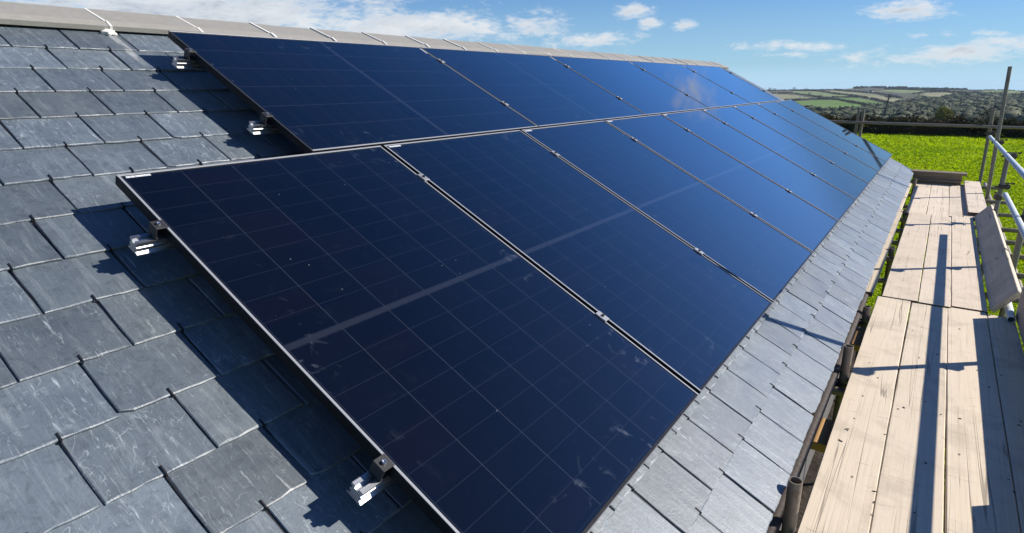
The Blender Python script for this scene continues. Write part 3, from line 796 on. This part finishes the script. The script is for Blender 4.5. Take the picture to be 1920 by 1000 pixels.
fields = [
    ('fgreen', [(1380, 191), (1492, 190), (1520, 188.5), (1561, 187.5), (1590, 191), (1612, 196), (1624, 198.5), (1622, 204), (1607, 206), (1552, 207.5), (1515, 203), (1380, 200)]),
    ('fgreen', [(1561, 186.5), (1575, 184), (1611, 184), (1630, 188), (1660, 195), (1668, 199), (1640, 201), (1625, 197), (1600, 191)]),
    ('ftan', [(1400, 176), (1455, 177), (1490, 178.5), (1510, 182), (1545, 186), (1560, 186.5), (1500, 188), (1470, 189), (1400, 189)]),
    ('flight', [(1484, 171), (1520, 171), (1545, 174), (1570, 178), (1606, 181.5), (1565, 182.5), (1540, 180), (1510, 177.5), (1490, 174)]),
    ('ftan', [(1530, 171), (1565, 170.5), (1600, 173), (1640, 177), (1665, 183), (1698, 188), (1695, 192), (1665, 190.5), (1640, 186), (1612, 181), (1575, 177)]),
    ('flight', [(1640, 172), (1660, 169.5), (1680, 168.6), (1720, 170), (1735, 171), (1712, 174), (1690, 174.5), (1672, 172.5)]),
    ('ftan', [(1715, 178), (1735, 174.5), (1770, 173.5), (1795, 175.5), (1780, 181), (1760, 187), (1740, 186), (1728, 182)]),
    ('flight', [(1822, 172.5), (1850, 170), (1883, 169.2), (1920, 172.5), (1990, 177), (1990, 182), (1920, 178.8), (1880, 179), (1850, 176)]),
    ('ftan', [(1808, 178), (1825, 180.5), (1842, 184), (1828, 184)]),
    ('fgreen', [(1500, 215), (1535, 217), (1584, 222.3), (1584, 224.2), (1555, 226), (1500, 226)]),
]
nx_, ny_ = 620, 90
xs = np.linspace(1240, 2330, nx_); tt = np.linspace(0, 1, ny_)
X_ = np.repeat(xs[:, None], ny_, 1); sk = np.interp(xs, SKX, SKY)[:, None]
Y_ = sk + (275 - sk) * tt[None, :] ** 1.35
V = land(X_, Y_)
V[..., 2] += (.35 * np.sin(V[..., 0] * .05) * np.sin(V[..., 1] * .04))
back = V[:, :1].copy(); hd = back - CW; back = CW + hd * 1.25; back[..., 2] = V[:, :1, 2] - 25
V = np.concatenate([back, V], 1); ny1 = ny_ + 1
idx = np.arange(nx_ * ny1).reshape(nx_, ny1)
FC = np.stack([idx[:-1, :-1], idx[1:, :-1], idx[1:, 1:], idx[:-1, 1:]], -1)
cx_ = np.concatenate([X_[:, :1], X_], 1); cy_ = np.concatenate([Y_[:, :1] - 1, Y_], 1)
fcx = (cx_[:-1, :-1] + cx_[1:, 1:]) / 2; fcy = (cy_[:-1, :-1] + cy_[1:, 1:]) / 2
P2 = np.stack([fcx.ravel(), fcy.ravel()], 1); matidx = np.zeros(len(P2), np.int32)
names = ['scrub', 'fgreen', 'flight', 'ftan']
for nm, poly in fields: matidx[in_poly(P2, poly)] = names.index(nm)
hills = np_mesh('hills', V.reshape(-1, 3), FC.reshape(-1, 4), [M[n] for n in names], smooth=True)
hills.data.polygons.foreach_set('material_index', matidx); tag(hills, kind='structure')
# level ground round the house, reaching the horizon where the hillside does not stand
q = MB()
angs = [math.atan2(*(land(np.array(x), np.array(275.0)) - CW)[:2]) for x in (1240, 2330)]     # azimuth from +Y
NA = 96
inner = 76.0
ring0 = [(CW[0], CW[1], GZ)]
pts = []
azs = [i * 2 * math.pi / NA for i in range(NA)]
fld = MB()
fld.add([(CW[0], CW[1], GZ)] + [(CW[0] + 74 * math.sin(a), CW[1] + 74 * math.cos(a), GZ if not angs[0] - .03 < a < angs[1] + .03 else GZ - 1.2) for a in azs],
        [(0, 1 + (i + 1) % NA, 1 + i) for i in range(NA)])
tag(fld.build('field', M['field'], None), kind='structure')
gr = MB(); vs = []; az2 = [angs[1] + (2 * math.pi - (angs[1] - angs[0])) * i / 80 for i in range(81)]
for r_, z_ in ((73.5, GZ - .05), (400, GZ - 6), (3000, GZ - 30)):
    vs += [(CW[0] + r_ * math.sin(a), CW[1] + r_ * math.cos(a), z_) for a in az2]
gr.add(vs, [(k * 81 + i, k * 81 + i + 1, (k + 1) * 81 + i + 1, (k + 1) * 81 + i) for k in range(2) for i in range(80)])
tag(gr.build('ground', M['scrub'], None, fix=True), kind='structure')
sea = MB(); vs = [(CW[0] + r_ * math.sin(a), CW[1] + r_ * math.cos(a), -33.5) for r_ in (2400, 3250) for a in np.linspace(angs[0] - .5, angs[1] + .6, 60)]
sea.add(vs, [(i, i + 1, 60 + i + 1, 60 + i) for i in range(59)])
tag(sea.build('sea', M['sea'], None, fix=True), kind='structure')

sp_ = MB(); sp_.box((1.40, -4, GZ - .02), (2.75, 11.5, GZ + .035)); tag(sp_.build('gap_shade_strip', M['gap_shade'], None), kind='structure')  # added dark strip, painting the shade seen down through the eave gap
# grass tufts on the field
NT = 70000
gx = rng.uniform(1430, 2050, NT); gy = 246 + (700 - 246) * rng.uniform(0, 1, NT) ** 1.25
D = np.stack([(gx - 960) / F, (gy - 500) / F, np.ones(NT)], -1) @ MW
Pg = CW + D * ((GZ - CW[2]) / D[:, 2])[:, None]
NX = 22000
Pg = np.concatenate([Pg, np.stack([rng.uniform(2.7, 16, NX), rng.uniform(-5, 24, NX), np.full(NX, GZ)], 1)])
dist = np.hypot(Pg[:, 0] - CW[0], Pg[:, 1] - CW[1])
keep = (dist < 70) & ~((Pg[:, 0] < 1.55) & (Pg[:, 1] < U1 + .1)) & ~((Pg[:, 0] < 2.8) & (Pg[:, 1] < 11.6))
Pg = Pg[keep]; dist = dist[keep]; NT = len(Pg); NBL = 5
base = np.repeat(Pg, NBL, 0); dd = np.repeat(dist, NBL)
hgt = rng.uniform(.04, .115, len(base)) * (1 + dd * .012); ang = rng.uniform(0, 2 * np.pi, len(base)); wid = hgt * rng.uniform(.16, .30, len(base)) + dd * .0006
lean = rng.uniform(.3, 1.1, len(base)) * hgt
base[:, :2] += rng.normal(0, .05, (len(base), 2)) * (1 + dd[:, None] * .02)
ux, uy = np.cos(ang), np.sin(ang)
v0 = base + np.stack([-uy * wid, ux * wid, np.zeros_like(wid)], 1); v1 = base + np.stack([uy * wid, -ux * wid, np.zeros_like(wid)], 1)
mid = base + np.stack([ux * lean * .45, uy * lean * .45, hgt * .75], 1)
v2 = mid + np.stack([uy * wid * .8, -ux * wid * .8, np.zeros_like(wid)], 1); v3 = mid - np.stack([uy * wid * .8, -ux * wid * .8, np.zeros_like(wid)], 1)
tip = base + np.stack([ux * lean, uy * lean, hgt], 1)
VV = np.stack([v0, v1, v2, tip, v3], 1).reshape(-1, 3); nb = len(base); o5 = (np.arange(nb) * 5)[:, None]
me = bpy.data.meshes.new('grass')
FF = np.concatenate([o5 + np.array([0, 1, 2]), o5 + np.array([0, 2, 4]), o5 + np.array([4, 2, 3])], 0)
go = np_mesh('grass', VV, FF, M['grass']); tag(go, 'bright green grass of the field below the scaffold', 'grass', kind='stuff')

# leaf clouds
def leaves(centers, radii, per, size, out=0.0):
    """small two-triangle leaf clumps spread through ellipsoids"""
    n = len(centers) * per
    c = np.repeat(centers, per, 0); r = np.repeat(radii, per, 0)
    d = rng.normal(0, 1, (n, 3)); d /= np.linalg.norm(d, axis=1)[:, None]; rad = rng.uniform(.35, 1.0, n) ** .5
    p = c + d * rad[:, None] * r
    nrm = d * out + rng.normal(0, 1, (n, 3)) * (1 - out * .75)
    a = np.cross(nrm, rng.normal(0, 1, (n, 3))); a /= np.linalg.norm(a, axis=1)[:, None]
    b2 = np.cross(nrm, a); b2 /= np.linalg.norm(b2, axis=1)[:, None]
    s_ = (size * rng.uniform(.6, 1.4, n))[:, None]
    VV = np.stack([p - a * s_, p + b2 * s_ * .6, p + a * s_, p - b2 * s_ * .6], 1).reshape(-1, 3)
    return VV, np.arange(len(VV)).reshape(-1, 4)

# boundary hedge of the field
h0, h1 = onz(1440, 246.5, GZ), onz(2010, 266, GZ)
hroot = thing('hedge', tuple((h0 + h1) / 2), 'long dark brown hedge along the far edge of the bright field', 'hedge')
NC = 900
t_ = rng.uniform(-.25, 1.2, NC); cc = h0 + (h1 - h0) * t_[:, None]
cc[:, 2] = GZ + rng.uniform(.1, 1.25, NC) + .14 * np.sin(t_ * 40) + .1 * np.sin(t_ * 97)
per_ = np.array([-(h1 - h0)[1], (h1 - h0)[0], 0]) / np.linalg.norm((h1 - h0)[:2]); cc += per_ * rng.uniform(0, 1.3, NC)[:, None]
vv, ff = leaves(cc, np.stack([rng.uniform(.3, .6, NC), rng.uniform(.3, .6, NC), rng.uniform(.2, .4, NC)], 1), 62, .085)
np_mesh('foliage', vv, ff, M['hedge'], hroot)
q = MB(); dirv = Vector(h1 - h0).normalized()
for i in range(40):
    p = h0 + (h1 - h0) * (-.2 + 1.35 * i / 40); p = Vector(p) + Vector(per_) * .6
    q.tube((p.x, p.y, GZ - .1), (p.x + .1, p.y, GZ + .9), .05, 6)
q.build('stems', M['bark'], hroot)

# far hedgerows on the hillside, each one a bushy bank of its own
def hedgerow(pts, hw, label):
    pts = np.array(pts, float); seg = np.hypot(*np.diff(pts, axis=0).T); n = int(seg.sum() / 1.1)
    s_ = np.concatenate([[0], np.cumsum(seg)]); q = np.sort(rng.uniform(0, s_[-1], n))
    x = np.interp(q, s_, pts[:, 0]); y = np.interp(q, s_, pts[:, 1]); P = land(x, y)
    P[:, 2] += hw * .35
    r = np.stack([rng.uniform(1.1, 1.9, n) * hw, rng.uniform(1.1, 1.9, n) * hw, rng.uniform(.7, 1.25, n) * hw], 1)
    vv, ff = leaves(P, r, 34, .75 * hw / 1.6)
    o = np_mesh('hedgerow', vv, ff, M['far_hedge']); tag(o, label, 'hedgerow', 'hedgerows between the far fields')
hedgerow([(1400, 176), (1482, 175.5), (1510, 179), (1530, 182), (1545, 184.5), (1560, 186)], 1.5, 'hedgerow between the stubble field and the pale green field at the left of the hill')
hedgerow([(1400, 189.5), (1470, 189.3), (1500, 188), (1530, 187), (1561, 187)], 1.4, 'hedgerow above the largest green field of the hill')
hedgerow([(1561, 187), (1590, 191.2), (1625, 198)], 1.5, 'short hedgerow slanting between the two bright green fields')
hedgerow([(1558, 182.7), (1585, 183.3), (1611, 183.3)], 1.3, 'short level hedgerow in the middle of the hill fields')
hedgerow([(1484, 170.3), (1530, 171), (1560, 175.3), (1611, 182), (1640, 188), (1660, 193), (1668, 196)], 1.7, 'longest hedgerow, slanting down the whole hill below the stubble strip')
hedgerow([(1440, 170.5), (1480, 170), (1530, 169.8), (1580, 168.7)], 1.7, 'hedgerow along the left part of the skyline')
hedgerow([(1565, 170.2), (1600, 172.2), (1640, 176), (1670, 180), (1690, 185)], 1.7, 'hedgerow above the long stubble strip')
hedgerow([(1600, 166.2), (1630, 164.9), (1650, 165.3), (1700, 166.4)], 3.0, 'dark hedgerow on the highest part of the skyline')
hedgerow([(1660, 168), (1700, 168.6), (1740, 170.5), (1775, 173), (1800, 176), (1815, 179)], 2.4, 'thick hedgerow below the skyline, above the right stubble field')
hedgerow([(1700, 166.4), (1760, 168), (1812, 169.2)], 2.4, 'low hedgerow on the skyline right of the summit')
hedgerow([(1712, 176.5), (1735, 174), (1770, 173)], 1.6, 'short hedgerow along the top of the right stubble field')
hedgerow([(1822, 174.5), (1850, 177.2), (1890, 180.2), (1990, 180.5)], 2.2, 'hedgerow below the pale green field at the right end of the hill')
hedgerow([(1815, 170), (1850, 169.6), (1883, 169.2), (1920, 172.4)], 1.1, 'thin hedgerow on the skyline at the right end')

# woodland in the valley: far-off mass
bm = bmesh.new(); bmesh.ops.create_icosphere(bm, subdivisions=2, radius=1)
iv = np.array([v.co[:] for v in bm.verts]); jf = np.array([[v.index for v in f.verts] for f in bm.faces]); bm.free()
NW = 7000
wx = rng.uniform(1380, 2120, NW * 3); wy = rng.uniform(170, 256, NW * 3)
low = np.interp(wx, [1380, 1470, 1520, 1555, 1610, 1630, 1665, 1700, 1730, 1760, 1800, 1850, 1900, 1990, 2120], [206, 206, 206, 209.5, 208.5, 201.5, 199, 193, 186, 187.5, 180.5, 181, 182, 184.5, 190])
ok = wy > low + 1.0
for nm, poly in fields: ok &= ~in_poly(np.stack([wx, wy - 1.5], 1), poly)
glade = (rng.uniform(0, 1, len(wx)) < .8) | (wy > 212)
ok &= glade
wx, wy = wx[ok], wy[ok]
# sample evenly over the picture, then thin where crowns are large
rr_ = np.interp(wy, RY, RR); pk = rng.uniform(0, 1, len(wx)) < np.clip((rr_ / 620) ** 1.2, .10, 1); wx, wy, rr_ = wx[pk], wy[pk], rr_[pk]
C_ = land(wx, wy); n = len(wx)
sz = rng.uniform(2.2, 5.6, n) * np.interp(rr_, [200, 500, 1200], [.72, .95, 1.35])
def vnoise(p, k):
    return (np.sin(p[..., 0] * k + 1.3 * np.sin(p[..., 1] * k * 1.7)) + np.sin(p[..., 1] * k * 1.2 + p[..., 2] * k) + np.sin(p[..., 2] * k * 1.4 - p[..., 0] * k * .8)) / 3
top_y = wy - sz * 1.05 * F / rr_
free = top_y > np.interp(wx, [1380, 1470, 1520, 1555, 1610, 1630, 1665, 1700, 1730, 1760, 1800, 1850, 1900, 1990, 2120], [201, 202, 203, 206.5, 205, 199, 196, 190, 185, 186, 178, 178, 179, 181, 187]) - 1.0
for nm, poly in fields: free &= ~in_poly(np.stack([wx, top_y + 1.0], 1), poly)
wx, wy, rr_, C_, sz = wx[free], wy[free], rr_[free], C_[free], sz[free]; n = len(wx)
LV, LF, lo_ = [], [], 0
for i in range(n):
    st = np.array([rng.uniform(.85, 1.35), rng.uniform(.85, 1.35), rng.uniform(.7, 1.0)]) * sz[i]
    p_ = iv + rng.uniform(0, 50, 3)
    core = iv * (1 + .22 * vnoise(p_, 2.6) + .20 * vnoise(p_, 5.9) + rng.normal(0, .05, len(iv)))[:, None] * st * .86 + C_[i] + np.array([0, 0, sz[i] * .45])
    LV.append(core); LF.append(jf + lo_); lo_ += len(core)
    vv, ff = leaves(core[rng.integers(0, len(core), 34)], np.full((34, 3), sz[i] * .16), 1, sz[i] * .14, .9)
    LV.append(vv); LF.append(np.concatenate([ff[:, :3], ff[:, [0, 2, 3]]]) + lo_); lo_ += len(vv)
wd = np_mesh('woodland', np.concatenate(LV), np.concatenate(LF), M['wood'], smooth=True)
tag(wd, 'grey green woodland filling the valley below the fields', 'woodland', kind='stuff')

def tree(px, py_base, py_top, wpx, name, m, label, group=None, nl=900, r_override=None):
    b_ = land(np.array(float(px)), np.array(float(py_base))) if r_override is None else None
    if b_ is None:
        d = ray(px, py_base); h = math.hypot(d[0], d[1]); b_ = CW + d / h * r_override
    r = math.hypot(b_[0] - CW[0], b_[1] - CW[1])
    H = (py_base - py_top) / F * r * 1.03; Wd = wpx / F * r / 2
    root = thing(name, tuple(b_), label, 'tree', group)
    k = 16; d = rng.normal(0, 1, (k, 3)); d /= np.linalg.norm(d, axis=1)[:, None]
    ce = b_ + np.array([0, 0, H * .60]) + d * np.array([Wd * .62, Wd * .62, H * .26]); ra = np.full((k, 3), 1.0) * np.array([Wd * .42, Wd * .42, H * .17]) * rng.uniform(.7, 1.2, (k, 1))
    vv, ff = leaves(ce, ra, nl // k, max(H * .032, .02 * Wd), .6)
    np_mesh('crown', vv, ff, m, root)
    q = MB(); bb = Vector(b_); tp = bb + Vector((0, 0, H * .6)); q.tube(bb - Vector((0, 0, .4)), tp, H * .035, 8, H * .012)
    for e in ce[:7]: q.tube(bb + Vector((0, 0, H * (.25 + .2 * random.random()))), Vector(e), H * .012, 5, H * .004)
    q.build('trunk', M['bark'], root)
tree(1765, 243, 207, 29, 'bushy_tree', M['crown_green'], 'rounded olive green tree just beyond the hedge, left of the scaffold poles', None, 2600, 130)
tree(1845, 243, 216, 20, 'bushy_tree', M['crown_dark'], 'dark brown thin tree behind the farthest thin scaffold pole', None, 700, 125)
TG = 'trees on the hillside'
for (x, yb, yt, w, lab) in ((1443, 171, 164.5, 8, 'leftmost tree on the skyline, at the roof verge'), (1452, 171, 166, 9, 'second tree on the skyline from the roof verge'),
                            (1489, 170, 164, 6, 'lone round tree standing up from the left skyline'), (1511, 170, 165.5, 6, 'thin tree on the left skyline'),
                            (1772, 169, 164.6, 5, 'lone small tree on the skyline right of the summit'), (1517, 181, 174.5, 5, 'small upright tree in the hedgerow of the pale green field'),
                            (1538, 183.5, 178.5, 10, 'round bush in the left hedgerow, widest of the row'), (1500, 187, 183, 5, 'small bush above the largest green field'),
                            (1724, 190, 177.5, 15, 'big round dark tree beside the right stubble field'), (1837, 180, 173, 11, 'dark tree left of the pale green field at the right end'),
                            (1666, 190, 182, 9, 'tree beside the top of the telegraph pole')):
    tree(x, yb, yt, w, 'hill_tree', M['far_hedge'], lab, TG, 420)

# far houses
def cottage(px, py, wpx, label, turn=.4):
    b_ = land(np.array(float(px)), np.array(float(py))); r = math.hypot(b_[0] - CW[0], b_[1] - CW[1]); w = wpx / F * r
    az = math.atan2(b_[0] - CW[0], b_[1] - CW[1])
    mx = Matrix.Translation(Vector(b_)) @ Matrix.Rotation(-az + turn, 4, 'Z')
    root = thing('cottage', mx=mx, label=label, cat='house', group='white houses on the hillside')
    d = w * .55; h = w * .42
    q = MB(); q.box((-w / 2, -d / 2, -1.5), (w / 2, d / 2, h))
    q.add([(-w / 2, -d / 2, h), (-w / 2, d / 2, h), (-w / 2, 0, h + d * .4), (w / 2, -d / 2, h), (w / 2, d / 2, h), (w / 2, 0, h + d * .4)], [(0, 1, 2), (5, 4, 3)])
    q.build('wall', M['white'], root, local=True)
    q = MB(); e = .3
    for s_ in (-1, 1):
        q.add([(-w / 2 - e, s_ * (d / 2 + e), h - .2), (w / 2 + e, s_ * (d / 2 + e), h - .2), (w / 2 + e, 0, h + d * .4 + .15), (-w / 2 - e, 0, h + d * .4 + .15)], [(0, 1, 2, 3)])
    q.build('roof', M['dark'], root, local=True)
    q = MB()
    for x in (-.3, 0, .3): q.box((x * w - .5, -d / 2 - .05, h * .3), (x * w + .5, -d / 2 + .05, h * .75))
    q.build('windows', M['dark'], root, local=True)
cottage(1624, 172.6, 5.0, 'left one of the pair of pale houses below the summit'); cottage(1633, 173.2, 4.5, 'right one of the pair of pale houses below the summit', -.3)
cottage(1678, 180.3, 6.5, 'white house among the trees right of the long stubble strip')
cottage(1674, 194.3, 3.2, 'left one of two tiny white houses right of the telegraph pole'); cottage(1679, 194.6, 3.0, 'right one of two tiny white houses right of the telegraph pole', -.5)
cottage(1873, 223, 3.0, 'tiny white house low in the wood, beside the tallest scaffold pole')
# telegraph pole
d = ray(1655.5, 229); d = d / math.hypot(d[0], d[1]); r_ = 190.0; b_ = CW + d * r_
d2 = ray(1667.5, 178); d2 = d2 / math.hypot(d2[0], d2[1]); t2 = CW + d2 * (r_ + .5)
tp = thing('telegraph_pole', tuple(b_), 'dark leaning telegraph pole standing in the valley wood', 'telegraph pole')
q = MB(); q.tube(Vector(b_) - Vector((0, 0, .5)), Vector(t2), .19, 8, .13); q.build('pole', M['pole'], tp)
q = MB(); side = Vector((d[1], -d[0], 0)); q.tube(Vector(t2) - side * .9 - Vector((0, 0, .5)), Vector(t2) + side * .9 - Vector((0, 0, .5)), .09, 6); q.build('crossarm', M['pole'], tp)

# ------------------------------------------------------------------ air
hz_ = MB(); hz_.box((-3400, -3400, -62), (3400, 3400, 1.6)); hm = bpy.data.materials.new('haze'); hm.use_nodes = True
hn = hm.node_tree; hn.nodes.remove(hn.nodes['Principled BSDF']); pv = hn.nodes.new('ShaderNodeVolumePrincipled')
pv.inputs['Color'].default_value = (.74, .88, 1.0, 1); pv.inputs['Density'].default_value = HAZE; pv.inputs['Anisotropy'].default_value = .0
hn.links.new(pv.outputs[0], hn.nodes['Material Output'].inputs['Volume'])
if HAZE > 0: tag(hz_.build('haze', hm, None), 'thin blue haze over the far hillside', 'haze', kind='stuff')
# ------------------------------------------------------------------ light and sky
LS = Vector((.629, .534, .565)).normalized()                 # towards the sun
sun = bpy.data.lights.new('sun', 'SUN'); sun.energy = 4.0; sun.angle = math.radians(.53); sun.color = (1.0, .945, .86)
so = bpy.data.objects.new('sun', sun); COL.objects.link(so); so.rotation_euler = LS.to_track_quat('Z', 'Y').to_euler(); so.location = (20, 20, 30)

w = bpy.data.worlds.new('World'); S.world = w; w.use_nodes = True
nt = w.node_tree; g = G(nt); bg = nt.nodes['Background']
sky = g.add('ShaderNodeTexSky', sky_type='NISHITA'); sky.sun_disc = False
sky.sun_elevation = math.asin(LS.z); sky.sun_rotation = math.atan2(LS.x, LS.y)
sky.air_density = 1.0; sky.dust_density = .05; sky.ozone_density = 3.0; sky.altitude = 50
gen = g.add('ShaderNodeTexCoord').outputs['Generated']
nv_ = g.add('ShaderNodeVectorMath', operation='NORMALIZE'); g.l.new(gen, nv_.inputs[0]); dv = nv_.outputs[0]
s = g.sep(dv)
az = g.m('ARCTAN2', s[0], s[1]); el = g.m('ARCSINE', s[2])
# cloud field on a layer overhead, flattened towards the horizon
zc = g.m('MAXIMUM', g.m('ADD', s[2], .10), .03)
cmb = g.add('ShaderNodeCombineXYZ'); g.put(cmb.inputs[0], az); g.put(cmb.inputs[1], g.m('MULTIPLY', el, 2.6)); cv = cmb.outputs[0]
fb = g.noise(cv, 7.5, 9, .58, .35)
fb2 = g.noise(g.map(cv, (1, 1, 1), loc=(5, 3, 0)), 26, 6, .6, .2)
def azel(x, y):
    d = ray(x, y); return math.atan2(d[0], d[1]), math.asin(d[2])
def blob(x, y, wx, wy, tilt=0.0):
    """soft ellipse centred on the sky direction seen at picture point (x, y); radii in picture pixels"""
    a0, e0 = azel(x, y); a1, e1 = azel(x + 10, y)
    da = g.m('SUBTRACT', az, a0); de = g.m('SUBTRACT', el, e0)
    sl = (e1 - e0) / (a1 - a0) + tilt
    de = g.m('SUBTRACT', de, g.m('MULTIPLY', da, sl))
    qa = g.m('DIVIDE', da, wx / F); qe = g.m('DIVIDE', de, wy / F)
    r2 = g.m('SQRT', g.m('ADD', g.m('MULTIPLY', qa, qa), g.m('MULTIPLY', qe, qe)))
    return g.m('SUBTRACT', 1.0, r2, clamp=True)
dens = None
for args, wgt in (((330, 30, 620, 95), 1.15), ((760, 50, 330, 60), 1.0), ((1000, 55, 130, 40), .8), ((1080, 75, 170, 26), .8),
                  ((1185, 22, 62, 22), .95), ((1218, 42, 36, 16), .9), ((1280, 48, 32, 14), .85), ((1690, 20, 92, 24, .0), 1.0),
                  ((1490, 86, 150, 13), .75), ((1480, 102, 90, 8), .45), ((1800, 100, 230, 26, .07), .9), ((1900, 84, 120, 26, .05), .8), ((1718, 69, 26, 12), .7), ((1775, 64, 26, 10), .6), ((1870, 63, 40, 10), .6)):
    v = g.m('MULTIPLY', blob(*args), wgt); dens = v if dens is None else g.m('MAXIMUM', dens, v)
# a cloud higher up ahead, the one mirrored in the upper row, then added unseen clouds
def dirblob(d, ra):
    a0, e0 = math.atan2(d[0], d[1]), math.asin(d[2])
    qa = g.m('DIVIDE', g.m('SUBTRACT', az, a0), ra); qe = g.m('DIVIDE', g.m('SUBTRACT', el, e0), ra * .55)
    return g.m('SUBTRACT', 1.0, g.m('SQRT', g.m('ADD', g.m('MULTIPLY', qa, qa), g.m('MULTIPLY', qe, qe))), clamp=True)
nr = np.array([ST, 0, CT])
for (px, py, ra, wg) in ((1297, 160, .10, .62),):
    dd_ = ray(px, py); dd_ = dd_ - 2 * (dd_ @ nr) * nr
    dens = g.m('MAXIMUM', dens, g.m('MULTIPLY', dirblob(dd_, ra), wg))
# unseen clouds added behind and to the right to whiten the shadow fill
for a_, e_, ra, wg in ((2.2, .35, .7, .75), (-2.6, .40, .8, .75), (1.25, .30, .4, .6)):
    dens = g.m('MAXIMUM', dens, g.m('MULTIPLY', dirblob((math.sin(a_) * math.cos(e_), math.cos(a_) * math.cos(e_), math.sin(e_)), ra), wg))
shape = g.m('ADD', g.m('MULTIPLY', dens, .95), g.m('ADD', g.m('MULTIPLY', g.m('SUBTRACT', fb, .5), 1.25), g.m('ADD', g.m('MULTIPLY', g.m('SUBTRACT', fb2, .5), 1.1), g.m('MULTIPLY', g.m('SUBTRACT', g.noise(cv, 75, 5, .6, .3), .5), .7))))
mask = g.m('MULTIPLY', g.sm(shape, .24, .88), g.sm(dens, .0, .2))
# lit tops, grey undersides: depth of cloud estimated along the way to the sun
fbu = g.noise(g.map(cv, (1, 1, 1), loc=(.012, .05, 0)), 7.5, 9, .58, .35)
lit = g.m('ADD', .5, g.m('MULTIPLY', g.m('SUBTRACT', fb, fbu), 3.2), clamp=True)
thick = g.sm(shape, .45, 1.25)
cl = g.mix(g.m('MULTIPLY', g.m('SUBTRACT', 1.15, lit), thick, clamp=True), (6.7, 6.9, 7.1), (3.1, 3.6, 4.4))
skyc = sky.outputs[0]
hs = g.add('ShaderNodeHueSaturation'); hs.inputs['Saturation'].default_value = 1.0; g.l.new(skyc, hs.inputs['Color'])
fc = g.add('ShaderNodeFloatCurve'); cu = fc.mapping.curves[0]
for i, (e_, v_) in enumerate(((0, .58), (8, .60), (11, .90), (15, 1.22), (24, 1.08), (40, .68), (58, .40), (90, .40))):
    if i == 0: cu.points[0].location = (0, v_)
    elif e_ == 90: cu.points[-1].location = (1, v_)
    else: cu.points.new(e_ / 90, v_)
fc.mapping.update(); g.put(fc.inputs['Value'], g.m('DIVIDE', el, math.pi / 2, clamp=True)); g.l.new(fc.outputs[0], hs.inputs['Value'])
tint = g.mix(1.0, hs.outputs[0], (.45, .87, 1.44), 'MULTIPLY')
hz = g.m('POWER', g.m('SUBTRACT', 1.0, g.sm(el, -.06, .27)), 1.5)
near_sun = g.m('MULTIPLY', g.sm(az, -.40, .30), g.sm(el, .11, .20))
tint = g.mix(g.m('MULTIPLY', near_sun, .85), tint, g.mix(1.0, tint, (1.55, 1.10, 1.0), 'MULTIPLY'))
tint = g.mix(g.m('MAXIMUM', g.m('MULTIPLY', hz, .85), g.m('SUBTRACT', 1.0, g.sm(el, .002, .06))), tint, (3.75, 5.65, 7.05))
g.l.new(g.mix(g.m('MULTIPLY', mask, .93), tint, cl), bg.inputs['Color'])
bg.inputs['Strength'].default_value = .072

# ------------------------------------------------------------------ render settings
S.view_settings.view_transform = 'Standard'; S.view_settings.look = 'None'; S.view_settings.exposure = .8; S.view_settings.gamma = 1
S.render.engine = 'CYCLES'
S.cycles.use_denoising = True
S.cycles.max_bounces = 8; S.cycles.diffuse_bounces = 3; S.cycles.glossy_bounces = 4; S.cycles.transmission_bounces = 4; S.cycles.volume_bounces = 0
S.cycles.caustics_reflective = False; S.cycles.caustics_refractive = False
S.cycles.sample_clamp_indirect = 6
S.render.resolution_x = 1024; S.render.resolution_y = 533
